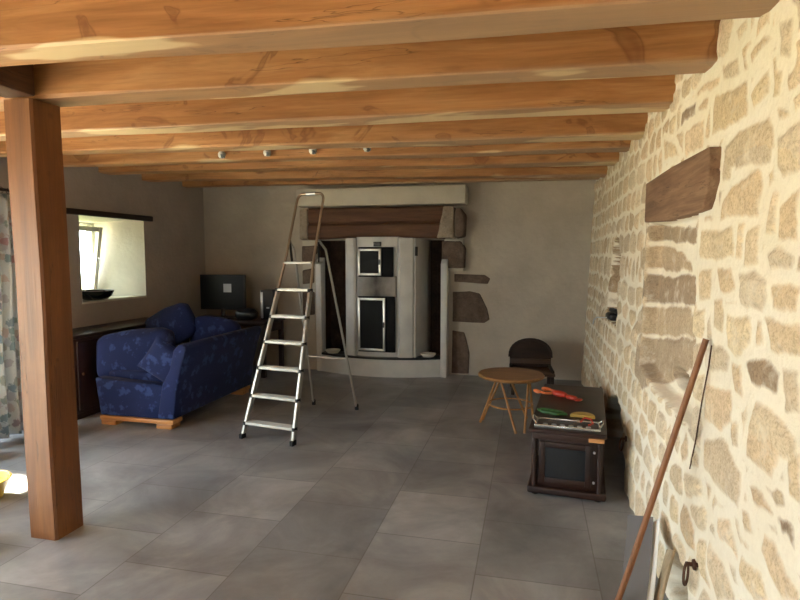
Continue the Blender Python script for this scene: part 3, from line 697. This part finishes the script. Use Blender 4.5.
# body: faceted front with pilasters
def sprism(pts, z0, z1, name, m, parent=sv, bev=.006):
    mb = MB(); mb.prism([sl_((x, y, z0)) for x, y in pts], (0, 0, z1 - z0), bev); return mb.build(name, m, parent, angle=35)
cur = [(-2.27 + .57 * i / 8, 7.145 - .035 * math.cos(PI / 2 * abs(i - 4) / 4)) for i in range(9)]
sprism(cur + [(-1.70, 7.75), (-2.27, 7.75)], .262, 1.85, 'body', M['stove'], bev=0)
sprism([(-2.40, 7.14), (-2.30, 7.10), (-2.265, 7.12), (-2.265, 7.70), (-2.40, 7.70)], .262, 1.835, 'pilaster', M['stove'])
sprism([(-1.705, 7.12), (-1.67, 7.09), (-1.50, 7.13), (-1.50, 7.18), (-1.52, 7.70), (-1.705, 7.70)], .262, 1.835, 'pilaster', M['stove'])
sprism([(-1.50, 7.16), (-1.47, 7.16), (-1.38, 7.55), (-1.38, 7.78), (-1.52, 7.78)], .262, 1.83, 'side_wall', M['stove'])
sprism([(-2.50, 7.5), (-2.43, 7.16), (-2.395, 7.16), (-2.395, 7.78), (-2.50, 7.78)], .262, 1.83, 'side_wall', M['stove'])
# sooty band between the doors
MB().box((-.265, -.035, -.14), (.265, .03, .14), .004).build('soot_panel', M['soot'], sv, loc=(-.005, -.075, 1.195))
MB().box((-.05, -.02, -.03), (.05, .02, .03), .004).build('thermometer', M['black'], sv, loc=(.01, -.095, 1.755))
MB().box((-.025, -.010, -.06), (.025, .01, .06), .004).build('side_vent', M['black'], sv, loc=(.515, -.02, 1.66)).rotation_euler = (0, 0, R(75))
def stove_door(x, z, w, h, hx, yoff=-.118):
    """an opening with dark glass and a steel frame covering its left part, leaf slightly ajar"""
    MB().box((-hx / 2, -.02, -h / 2 - .02), (hx / 2, .02, h / 2 + .02), .004).build('fire_opening', M['firedark'], sv, loc=(x + (hx - w) / 2, yoff + .015, z))
    dl = frame_xz(MB(), w / 2, h / 2, .030, .028).build('door', M['chromeframe'], sv, loc=(x, yoff - .028, z)); dl.rotation_euler = (0, 0, R(-4))
    MB().box((-w / 2 + .028, -.005, -h / 2 + .028), (w / 2 - .028, .005, h / 2 - .028)).build('door_glass', M['firedark'], dl)
    MB().box((w / 2 - .022, -.034, -.035), (w / 2 - .008, -.013, .035), .003).build('handle', M['black'], dl)
def frame_xz(mb, w2, h2, t, d):
    mb.box((-w2, -d / 2, -h2), (-w2 + t, d / 2, h2), .003); mb.box((w2 - t, -d / 2, -h2), (w2, d / 2, h2), .003)
    mb.box((-w2 + t, -d / 2, -h2), (w2 - t, d / 2, -h2 + t), .003); mb.box((-w2 + t, -d / 2, h2 - t), (w2 - t, d / 2, h2), .003); return mb
stove_door(-.085, 1.52, .32, .35, .47)
stove_door(-.06, .70, .38, .70, .50)
# wings
wing = MB(); wing.prism([sl_(p) for p in [(-1.15, 7.22, .0), (-1.15, 7.22, 1.50), (-1.15, 7.30, 1.56), (-1.15, 7.42, 1.58), (-1.15, 7.42, .0)]], (.085, 0, 0), .012); wing.build('wing', M['stove'], sv)
wing = MB(); wing.prism([sl_(p) for p in [(-2.90, 7.25, .0), (-2.90, 7.25, 1.50), (-2.90, 7.32, 1.56), (-2.90, 7.42, 1.58), (-2.90, 7.42, .0)]], (.085, 0, 0), .012); wing.build('wing', M['stove'], sv)
for x_, lab in ((-1.32, 'white ceramic dish on the right end of the black hearth slab'), (-2.66, 'white ceramic dish on the left end of the black hearth slab')):
    tag(MB().lathe([(0, 0), (.07, 0), (.10, .03), (.105, .045), (.095, .045), (.06, .012), (0, .012)], 24).build('dish', M['white'], loc=(x_, 7.27, .262)), lab, 'dish', 'dishes on the stove hearth')

# ================================================================ STEPLADDER
ld = thing('stepladder', 'tall open aluminium stepladder with six treads, a top platform and a hoop handrail', 'ladder', (-2.195, 4.34, 0), R(-9))
def rail(s, z): return Vector((.014 * z + s * (.260 - .069 * z if z < 1.6 else .150 - .012 * (z - 1.6)), .33 * z, z))
for s in (-1, 1):
    MB().bar(rail(s, .03), rail(s, 1.30), .050, .024, .004, (1, 0, 0)).build('rail', M['alu'], ld)
    f_ = rail(s, 0); MB().box((f_.x - .016, f_.y - .032, 0), (f_.x + .016, f_.y + .032, .045), .006).build('foot', M['rubber'], ld)
hoop = [rail(-1, 1.25), rail(-1, 1.6), rail(-1, 1.9), rail(-1, 2.12)]
c0, c1 = rail(-1, 2.12), rail(1, 2.12)
for k in range(1, 8):
    a = PI - PI / 2 * k / 8; hoop.append(Vector((c0.x + .06 + .06 * math.cos(a), .33 * (2.12 + .07 * math.sin(a)), 2.12 + .07 * math.sin(a))))
hoop2 = [Vector((-(p.x - .014 * p.z) + .014 * p.z, p.y, p.z)) for p in hoop[::-1]]
MB().tube(hoop + hoop2, .013, 10).build('handrail', M['bronzealu'], ld)
hg = MB(); hg.tube([Vector((-.02, .33 * 2.19, 2.19)), Vector((.08, .33 * 2.19, 2.19))], .018, 10); hg.build('handle_grip', M['silver'], ld)
for z in (.14, .37, .61, .835, 1.06, 1.30):
    a = rail(1, z).x - .014 * z
    tr = MB(); tr.box((-a + .008, .33 * z - .035, z - .022), (a - .008, .33 * z + .06, z), .004)
    for q in range(5): tr.box((-a + .012, .33 * z - .03 + q * .019, z), (a - .012, .33 * z - .022 + q * .019, z + .003))
    t_ = tr.build('tread', M['alutread'], ld, loc=(.014 * z, 0, 0))
    MB().box((-a - .013, .33 * z - .035, z - .032), (-a + .012, .33 * z + .02, z + .004), .003).build('tread_bracket', M['rubber'], t_)
    MB().box((a - .012, .33 * z - .035, z - .032), (a + .013, .33 * z + .02, z + .004), .003).build('tread_bracket', M['rubber'], t_)
MB().box((-.125, .33 * 1.545 - .03, 1.525), (.165, .33 * 1.545 + .20, 1.548), .006).build('platform', M['alutread'], ld)
for s in (-1, 1):
    MB().tube([(s * .258, 1.20, .02), (.02 + s * .175, .70, 1.66), (.022 + s * .160, .59, 1.745)], .0125, 10).build('rear_leg', M['alu'], ld)
    MB().lathe([(0, 0), (.02, 0), (.02, .05), (.015, .06), (0, .06)], 14, (s * .259, 1.203, 0)).build('foot', M['rubber'], ld)
MB().tube([(-.229, 1.03, .56), (.229, 1.03, .56)], .009, 8).build('rear_brace', M['alu'], ld)
for s in (-1, 1): MB().bar((.02 + s * .145, .62, 1.54), (.022 + s * .158, .60, 1.75), .012, .02).build('platform_hinge', M['rubber'], ld)

# ================================================================ SOFA
sf = thing('sofa', 'blue floral sofa seen from its low end panel, on blond wood runners', 'sofa', (-3.62, 5.15, 0), R(0))
def so(x, y, z): return (x + 3.62, y - 5.15, z)
MB().box(so(-4.00, 4.50, .10), so(-3.22, 5.85, .38), .03, 3).build('base', M['blue'], sf)
en = MB(); en.prism([so(*p) for p in [(-3.985, 4.455, .085), (-3.20, 4.455, .085), (-3.175, 4.455, .40), (-3.60, 4.455, .425), (-4.035, 4.455, .445)]], (0, .12, 0), .02)
en.build('end_panel', M['blue'], sf)
en = MB(); en.prism([so(*p) for p in [(-3.985, 5.78, .085), (-3.20, 5.78, .085), (-3.175, 5.78, .55), (-4.035, 5.78, .55)]], (0, .12, 0), .02)
en.build('end_panel', M['blue'], sf)
bk = MB(); bk.prism([so(*p) for p in [(-3.36, 4.45, .09), (-3.19, 4.45, .09), (-3.155, 4.45, .35), (-3.09, 4.45, .60), (-3.04, 4.45, .755), (-3.06, 4.45, .79), (-3.12, 4.45, .795), (-3.17, 4.45, .74), (-3.22, 4.45, .55), (-3.30, 4.45, .42)]], (0, 1.48, 0), .015)
bk.build('backrest', M['blue'], sf, angle=60)
sc_ = MB(); cushion(sc_, (.66, 1.2, .16), .05, .02, rot('Z', 0, so(-3.67, 5.17, .44))); sc_.build('seat_cushion', M['blue'], sf)
c_ = MB(); cushion(c_, (.80, .21, .42), .07, .03, Matrix.Translation(so(-3.78, 4.72, .640)) @ Matrix.Rotation(R(-9), 4, 'Y') @ Matrix.Rotation(R(-10), 4, 'X')); c_.build('back_cushion', M['blue'], sf)
c_ = MB(); cushion(c_, (.56, .15, .38), .05, .03, Matrix.Translation(so(-3.96, 5.55, .80)) @ Matrix.Rotation(R(-25), 4, 'Y')); c_.build('back_cushion', M['blue'], sf)
c_ = MB(); cushion(c_, (.55, .18, .40), .07, .03, Matrix.Translation(so(-3.45, 5.62, .69)) @ Matrix.Rotation(R(6), 4, 'Y')); c_.build('back_cushion', M['blue'], sf)
for y_ in (4.44, 5.76):
    rn = MB().box(so(-3.98, y_, .045), so(-3.19, y_ + .15, .085), .006).build('runner', M['blond'], sf)
    for x_ in (-3.97, -3.37): MB().box(so(x_, y_ + .005, 0), so(x_ + .16, y_ + .145, .045), .005).build('foot', M['blond'], sf)
pl_ = MB(); pillow(pl_, .40, .38, .16, Matrix.Rotation(R(38), 4, 'Y') @ Matrix.Rotation(R(18), 4, 'Z')); 
tag(pl_.build('throw_pillow', M['blue'], loc=(-3.31, 4.53, .61)), 'small dark blue throw pillow leaning against the near end of the sofa back', 'pillow')

# ================================================================ LEFT BACK CORNER
sb = thing('sideboard', 'dark wooden sideboard along the left wall behind the sofa', 'sideboard', (-4.44, 5.25, 0))
MB().box((-.26, -.78, .06), (.17, .78, .80), .006).build('carcass', M['furnv'], sb)
MB().box((-.27, -.81, .80), (.19, .81, .835), .008).build('top', M['furn'], sb)
MB().box((-.25, -.76, 0), (.15, .76, .06), .004).build('plinth', M['furnv'], sb)
for k in range(3):
    y0 = -.76 + k * .51
    dr = MB().box((.17, y0 + .01, .10), (.188, y0 + .50, .77), .004).build('door', M['furnv'], sb)
    MB().lathe([(0, 0), (.008, 0), (.014, .02), (0, .025)], 12, (0, 0, 0), Matrix.Translation((.188, y0 + .06, .45)) @ Matrix.Rotation(R(90), 4, 'Y')).build('knob', M['iron'], dr)

dk = thing('desk', 'dark wooden desk in the far left corner under the television', 'desk', (-3.98, 6.95, 0))
MB().box((-.62, -.32, .70), (.62, .32, .745), .006).build('top', M['furn'], dk)
MB().box((-.58, -.27, .58), (.58, .27, .70), .003).build('apron', M['furnv'], dk)
for sx in (-1, 1):
    for sy_ in (-1, 1): MB().box((sx * .57 - .03, sy_ * .27 - .03, 0), (sx * .57 + .03, sy_ * .27 + .03, .70), .005).build('leg', M['furnv'], dk)
tv = thing('television', 'black flat television with a white label on its screen, standing on the desk', 'television', (-4.12, 6.92, .745), R(3))
MB().box((-.33, -.02, .12), (.33, .03, .60), .008).build('casing', M['black'], tv)
MB().box((-.31, -.023, .14), (.31, -.019, .58)).build('screen', M['screen'], tv)
MB().box((.02, -.026, .36), (.135, -.0225, .475)).build('label', M['paper'], tv)
MB().lathe([(0, 0), (.15, 0), (.15, .012), (.03, .03), (.03, .14), (0, .14)], 24).build('stand', M['black'], tv)
sp_ = thing('speaker', 'narrow black speaker with a silver edge at the right end of the desk', 'speaker', (-3.47, 6.98, .745), R(8))
MB().box((-.08, -.10, 0), (.09, .10, .40), .006).build('cabinet', M['black'], sp_)
MB().box((-.078, -.106, .02), (-.045, -.099, .37), .002).build('silver_strip', M['silver'], sp_)
MB().box((.0, -.106, .15), (.04, -.1, .17), .002).build('badge', M['silver'], sp_)
bg_ = MB(); cushion(bg_, (.27, .16, .13), .05, .02, Matrix.Translation((0, 0, .075))); tag(bg_.build('pouch', M['black'], loc=(-3.72, 6.82, .745)), 'soft black pouch lying on the desk between television and speaker', 'pouch')
tag(MB().lathe([(0, 0), (.045, 0), (.04, .03), (.018, .07), (0, .078)], 20).build('paperweight', M['paper'], loc=(-4.45, 6.70, .745)), 'small white cone-shaped object at the left end of the desk', 'ornament')

bw = thing('bowl', 'dark glazed bowl standing on the window sill', 'bowl', (XL - .04, 5.32, WZ0 + .006))
MB().lathe([(0, 0), (.08, 0), (.12, .010), (.165, .045), (.188, .09), (.194, .108), (.182, .106), (.15, .055), (.10, .022), (0, .018)], 40).build('shell', M['bowl'], bw)
MB().lathe([(.183, .104), (.192, .106), (.190, .112), (.183, .110), (.183, .104)], 40).build('rim', M['silver'], bw)

# ================================================================ CURTAIN
cr = thing('curtain', 'pale floral curtain hanging at the edge of the terrace door, left of the post', 'curtain', (XL + .30, 3.86, 0))
cb = MB(); cols = 60; rows = 24; V = []
for j in range(rows + 1):
    z = .03 + 2.10 * j / rows; fl_ = 1 - .15 * j / rows; rw = []
    for i in range(cols + 1):
        u = i / cols; y = (u - .5) * .46 * (1 + .15 * (1 - j / rows)); x = .045 * fl_ * math.sin(u * PI * 9 + .5 * math.sin(j * .25)) + .012 * noise.noise((u * 5, z * 2, 0))
        rw.append(cb.bm.verts.new((x, y - .02, z)))
    V.append(rw)
for j in range(rows):
    for i in range(cols): cb.bm.faces.new((V[j][i], V[j][i + 1], V[j + 1][i + 1], V[j + 1][i]))
cl = cb.build('cloth', M['floral'], cr, angle=180)
sm = cl.modifiers.new('thick', 'SOLIDIFY'); sm.thickness = .003
for k in range(7): MB().tube([(.026 * math.cos(a), -.23 + k * .075, 2.16 + .026 * math.sin(a)) for a in [2 * PI * q / 14 for q in range(14)]], .003, 6, closed=True).build('ring', M['darktrim'], cr)
rd = thing('curtain_rod', 'dark wooden curtain rod ending beside the post above the curtain', 'rod', (XL + .30, 3.1, 2.165))
MB().tube([(0, -1.0, 0), (0, .97, 0)], .014, 12).build('pole', M['darktrim'], rd)
MB().lathe([(0, -.03), (.02, -.022), (.028, 0), (.02, .022), (0, .03)], 16, (0, .99, 0)).build('finial', M['darktrim'], rd)
for y_ in (.79, -.79): MB().box((-.30, y_ - .01, -.012), (0, y_ + .01, .012), .003).build('bracket', M['darktrim'], rd)

# ================================================================ RIGHT SIDE: TABLE, CHAIR, CHEST
rt = thing('round_table', 'low round rattan table on splayed cane legs between hearth and chest', 'table', (-.17, 5.31, 0))
MB().lathe([(0, .462), (.29, .462), (.305, .472), (.308, .485), (.300, .496), (0, .498)], 56).build('tabletop', M['tabletop'], rt)
for c_a in (230, 350, 110):
    for d_ in (-52, 52):
        ta, fa = R(c_a + (8 if d_ > 0 else -8)), R(c_a + d_)
        MB().tube([(.17 * math.cos(ta), .17 * math.sin(ta), .462), (.285 * math.cos(fa), .285 * math.sin(fa), 0.006)], [.0105, .0125], 10).build('leg', M['rattan'], rt)
def ring(r, z): return [(r * math.cos(2 * PI * q / 32), r * math.sin(2 * PI * q / 32), z) for q in range(32)]
MB().tube(ring(.205, .205), .008, 8, closed=True).build('stretcher_ring', M['rattan'], rt)

ch = thing('tub_chair', 'low dark wooden chair with a rounded solid back against the far wall', 'chair', (.02, 6.72, 0), R(4))
bkp = MB(); prof = []
for q in range(17):
    a = PI * q / 16; prof.append((.245 * math.cos(a) * (1 if abs(math.cos(a)) < .9 else 1), .37 + .215 * math.sin(a) ** .8))
poly = [(.245, .0, .05)] if False else []
bkp.prism([(x, .20, z) for x, z in [(.245, .24)] + prof + [(-.245, .24)]], (0, .035, 0), .006)
bkp.build('backrest', M['chairwood'], ch)
arc = MB().tube([(x, .215, z) for x, z in prof], .02, 10).build('back_rim', M['chairwood'], ch)
MB().box((-.25, -.24, .225), (.25, .22, .26), .012).build('seat', M['chairseat'], ch)
MB().box((-.24, .165, .30), (.24, .20, .355), .006).build('back_rail', M['chairseat'], ch)
for sx in (-1, 1):
    MB().box((sx * .22 - .02, -.22, 0), (sx * .22 + .02, -.18, .225), .004).build('leg', M['chairwood'], ch)
    MB().box((sx * .22 - .02, .17, 0), (sx * .22 + .02, .21, .225), .004).build('leg', M['chairwood'], ch)
    MB().box((sx * .23 - .02, -.2, .26), (sx * .23 + .015, .21, .285), .005).build('arm', M['chairwood'], ch)

cs = thing('low_cabinet', 'low dark mahogany cabinet with a panelled end standing by the stone wall', 'cabinet', (.245, 3.735, 0), R(-5.5))
Lc = 1.36
MB().box((-.225, .03, .06), (.225, Lc, .425), .006).build('carcass', M['furnv'], cs)
MB().box((-.247, -.005, .428), (.247, Lc + .02, .455), .008, 3).build('top', M['furn'], cs)
MB().box((-.25, .0, .012), (.25, Lc + .02, .06), .012, 3).build('plinth', M['furn'], cs)
for sx in (-1, 1):
    for yy in (.04, Lc - .04): MB().lathe([(0, 0), (.022, 0), (.028, .006), (.022, .013), (0, .013)], 14, (sx * .2, yy, 0)).build('foot', M['black'], cs)
MB().box((-.225, .010, .385), (.225, .030, .425), .004).build('front_rail', M['furn'], cs)
dp = frame_xz(MB(), .165, .14, .038, .022).build('door', M['furn'], cs, loc=(-.01, .02, .23))
MB().box((-.13, -.004, -.105), (.13, .006, .105)).build('door_panel', M['cellar'], dp)
for sx in (-1, 1): MB().tube([(sx * .205, .018, .06), (sx * .205, .018, .11), (sx * .205, .018, .22), (sx * .205, .018, .34), (sx * .205, .018, .385)], [.015, .011, .016, .011, .015], 12).build('corner_column', M['furnv'], cs)
for z_ in (.13, .33): MB().lathe([(0, 0), (.008, 0), (.008, .012), (0, .014)], 10, (0, 0, 0), Matrix.Translation((.172, .012, z_)) @ Matrix.Rotation(R(90), 4, 'X')).build('hinge_pin', M['silver'], cs)
MB().box((.135, -.002, .397), (.232, .012, .424), .003).build('inlay', M['blond'], cs)
for s_ in (-1, 1):
    for k in range(3): MB().box((s_ * .225 - .008 * (s_ < 0), .08 + k * .43, .10), (s_ * .225 + .008 * (s_ > 0), .46 + k * .43, .39), .004).build('side_panel', M['furnv'], cs)

# items on the cabinet
ZT = .4555
ty = thing('tray', 'silver rimmed tray at the near end of the dark low cabinet', 'tray', (.255, 3.86, ZT), R(-5.5))
tb = MB(); tb.box((-.20, -.085, 0), (.20, .085, .006), .002); tb.build('base', M['furn'], ty)
for a in (((-.21, -.095, .0), (.21, -.08, .022)), ((-.21, .08, .0), (.21, .095, .022)), ((-.21, -.08, .0), (-.195, .08, .022)), ((.195, -.08, .0), (.21, .08, .022))): MB().box(a[0], a[1], .004).build('rim', M['tray'], ty)
for sx in (-1, 1):
    MB().tube([(sx * (.205 + .0), -.05, .02), (sx * .222, -.04, .045), (sx * .226, 0, .055), (sx * .222, .04, .045), (sx * .205, .05, .02)], .006, 8).build('handle', M['tray'], ty)
for k in range(6):
    tag(MB().lathe([(0, 0), (.012, 0), (.017, .004), (.016, .011), (0, .011)], 14).build('token', M['silver'], loc=(.10 + k * .055 + .01, 3.83 - k * .004, ZT + .0065)), ('leftmost', 'second from left', 'third from left', 'third from right', 'second from right', 'rightmost')[k] + ' tiny shiny round token in the row on the tray', 'token', 'tokens on the tray')
tag(MB().tube([(.34, 3.88, ZT + .03), (.37, 3.91, ZT + .05), (.41, 3.90, ZT + .045), (.42, 3.87, ZT + .025), (.39, 3.85, ZT + .018)], .007, 8).build('cord_loop', M['red'], None), 'small red cord loop lying on the right side of the tray', 'cord')
# red lobster-like ornament
def blob(mb, loc, size, rz=0, n=14):
    tmp = bmesh.new(); bmesh.ops.create_uvsphere(tmp, u_segments=n, v_segments=n // 2 + 2, radius=1)
    return mb._add(tmp, Matrix.Translation(loc) @ Matrix.Rotation(rz, 4, 'Z') @ Matrix.Diagonal((*size, 1)))
lb_ = thing('lobster_ornament', 'red and orange ornament with claw shapes lying on the far half of the cabinet', 'ornament', (.24, 4.66, ZT), R(50)); lb_.scale = (.72, .72, .9)
b_ = MB(); blob(b_, (0, 0, .03), (.05, .11, .03))
b_.build('body', M['red'], lb_)
b_ = MB(); blob(b_, (0, -.16, .022), (.04, .08, .022)); blob(b_, (0, -.25, .016), (.06, .035, .014)); b_.build('tail', M['red'], lb_)
for sx in (-1, 1):
    b_ = MB().tube([(sx * .03, .08, .025), (sx * .09, .13, .025), (sx * .08, .20, .025)], .012, 8); blob(b_, (sx * .085, .25, .025), (.03, .065, .02), sx * .3); blob(b_, (sx * .05, .26, .022), (.012, .04, .012), -sx * .3)
    b_.build('claw', M['orange'], lb_)
lf = thing('leaf_dish', 'green leaf-shaped dish on the cabinet behind the tray', 'dish', (.165, 4.17, ZT), R(65)); lf.scale = (.65, .62, 1)
b_ = MB(); top = []
for q in range(24):
    a = 2 * PI * q / 24; r = 1 + .10 * math.cos(6 * a); top.append((.085 * math.sin(a) * r, .17 * math.cos(a) * r, 0))
b_.prism(top, (0, 0, .018), .004); b_.build('leaf', M['green'], lf)
MB().tube([(0, -.15, .018), (0, .14, .02)], .005, 6).build('vein', M['green'], lf)
b_ = MB(); b_.prism([(0.085 * math.cos(PI * q / 12), .10 * math.sin(PI * q / 12), 0) for q in range(13)], (0, 0, .02), .004)
tag(b_.build('wedge_block', M['yellow'], loc=(.37, 4.08, ZT), rotz=R(-8)), 'flat yellow half-round piece on the cabinet right of the green dish', 'ornament')

# ================================================================ STONE WALL FITTINGS
for (y_, z_, lab) in ((5.46, .36, 'rusty iron tethering ring in the stone wall, farthest, beyond the low cabinet'), (4.02, .345, 'rusty iron tethering ring in the stone wall beside the low cabinet'), (2.36, .37, 'rusty iron tethering ring low in the stone wall, nearest the viewer')):
    rg = thing('tethering_ring', lab, 'ring', (.662, y_, z_), 0, 'iron tethering rings')
    MB().tube([(.03, 0, 0), (-.04, 0, 0)], .009, 8).lathe([(0, 0), (.022, 0), (.02, .008), (0, .012)], 14, (0, 0, 0), Matrix.Translation((-.005, 0, 0)) @ Matrix.Rotation(R(-90), 4, 'Y')).build('staple', M['iron'], rg)
    MB().tube([(-.038 + .016 * math.sin(a), .030 * math.sin(a) - .004, -.040 + .044 * math.cos(a)) for a in [2 * PI * q / 22 for q in range(22)]], .0055, 8, closed=True).build('ring', M['iron'], rg)
ln = thing('telephone', 'small black object with a pale cord lying in the arched wall niche', 'telephone', (.735, 5.33, 1.025), R(10))
b_ = MB(); cushion(b_, (.12, .15, .06), .02, .005, Matrix.Translation((0, 0, .035))); b_.build('base', M['black'], ln)
b_ = MB(); cushion(b_, (.05, .20, .04), .018, 0, Matrix.Translation((0, 0, .085))); b_.build('handset', M['black'], ln)
MB().tube([(-.06, 0, .02), (-.10, .06, .015), (-.12, .12, .01), (-.135, .16, -.02), (-.14, .17, -.06)], .006, 8).build('cord', M['silver'], ln)

tag(MB().tube([(.355, 2.46, .0), (.43, 2.455, .27), (.53, 2.45, .66), (.685, 2.442, 1.268)], [.0125, .013, .0125, .012], 14).build('broomstick', M['stick']), 'long brown wooden stick leaning against the stone wall', 'stick')
tag(MB().tube([(.694, 2.40, 1.25), (.690, 2.41, 1.165), (.683, 2.455, 1.01), (.675, 2.49, .83), (.668, 2.53, .70)], .0028, 6).build('string', M['iron']), 'thin dark string hanging down the stone wall behind the top of the wooden stick', 'string')
# curved grey panel leaning by the wall
gp = thing('curved_panel', 'curved grey panel with a white edge propped against the stone wall behind the stick', 'panel', (.48, 2.75, 0))
def curve(t):   # t 0 near/bottom .. 1 far/top
    return (-.13 + .14 * t, -.42 + .56 * t - .04 * math.sin(PI * t), .006 + .29 * t ** 1.25 + .02 * math.sin(PI * t))
def strip(u0, u1, z_off, th, m, name):
    mb = MB(); A = []
    for i in range(25):
        t = i / 24; x, y, z = curve(t); A.append([mb.bm.verts.new((x + u, y + .0 - .07 * (u / .12) * t, z + q + z_off)) for u, q in ((u0, 0), (u1, .03 * t), (u1, .03 * t + th), (u0, th))])
    for a, b in zip(A[:-1], A[1:]):
        for k in range(4): mb.bm.faces.new((a[k], a[(k + 1) % 4], b[(k + 1) % 4], b[k]))
    mb.bm.faces.new(A[0][::-1]); mb.bm.faces.new(A[-1]); bmesh.ops.recalc_face_normals(mb.bm, faces=mb.bm.faces[:])
    return mb.build(name, m, gp)
strip(0, .105, 0, .016, M['grey'], 'sheet'); strip(.105, .13, -.002, .022, M['whiteedge'], 'edge_strip')
pb = MB(); pb.bar((.515, 2.44, .012), (.625, 2.60, .30), .014, .075, .004, (0, 1, 0)); tag(pb.build('board', M['paleboard']), 'short pale board leaning on the stone wall beside the curved grey panel', 'board')

# spotlights on the beam
s0 = None
for (x_, lab) in ((-2.80, 'leftmost small spotlight on the beam face'), (-2.345, 'second small spotlight from the left on the beam face'), (-1.905, 'third small spotlight from the left on the beam face'), (-1.405, 'rightmost small spotlight on the beam face')):
    if s0 is None:
        s0 = thing('spotlight', lab, 'spotlight', (x_, 4.775, 2.535), 0, 'spotlights on the beam')
        MB().lathe([(0, 0), (.022, 0), (.024, .012), (0, .014)], 16, (0, 0, 0), Matrix.Translation((0, .012, 0)) @ Matrix.Rotation(R(90), 4, 'X')).build('mount', M['silver'], s0)
        MB().lathe([(0, -.036), (.023, -.034), (.034, -.016), (.035, .005), (.023, .023), (0, .029)], 18, (0, -.035, 0)).build('head', M['whiteedge'], s0)
        MB().lathe([(0, 0), (.019, 0), (.019, .006), (0, .006)], 16, (0, 0, 0), Matrix.Translation((.016, -.058, -.021)) @ Matrix.Rotation(R(118), 4, 'X')).build('lens', M['black'], s0)
    else:
        c = copy_tree(s0); c.location.x = x_; c['label'] = lab

# things just entering the picture at the left edge
tag(MB().lathe([(0, 0), (.11, 0), (.15, .10), (.165, .13), (.155, .13), (.10, .015), (0, .015)], 32).build('tub', M['yplastic'], loc=(-3.50, 2.86, 0)), 'round yellow plastic tub on the floor, cut by the left edge of the picture', 'tub')
tag(MB().lathe([(.0, 0), (.05, .006), (.105, .05), (.125, .115), (.105, .18), (.05, .224), (0, .23)], 28).build('ball', M['navy'], loc=(-4.22, 3.46, 0)), 'dark blue ball on the floor at the left picture edge', 'ball')
sh = thing('shoe', 'black shoe on the floor left of the post foot', 'shoe', (-2.93, 2.36, 0), R(60))
b_ = MB(); cushion(b_, (.095, .26, .06), .028, .006, Matrix.Translation((0, 0, .04))); b_.build('upper', M['black'], sh)
MB().box((-.045, -.13, 0), (.045, .13, .018), .006).build('sole', M['rubber'], sh)
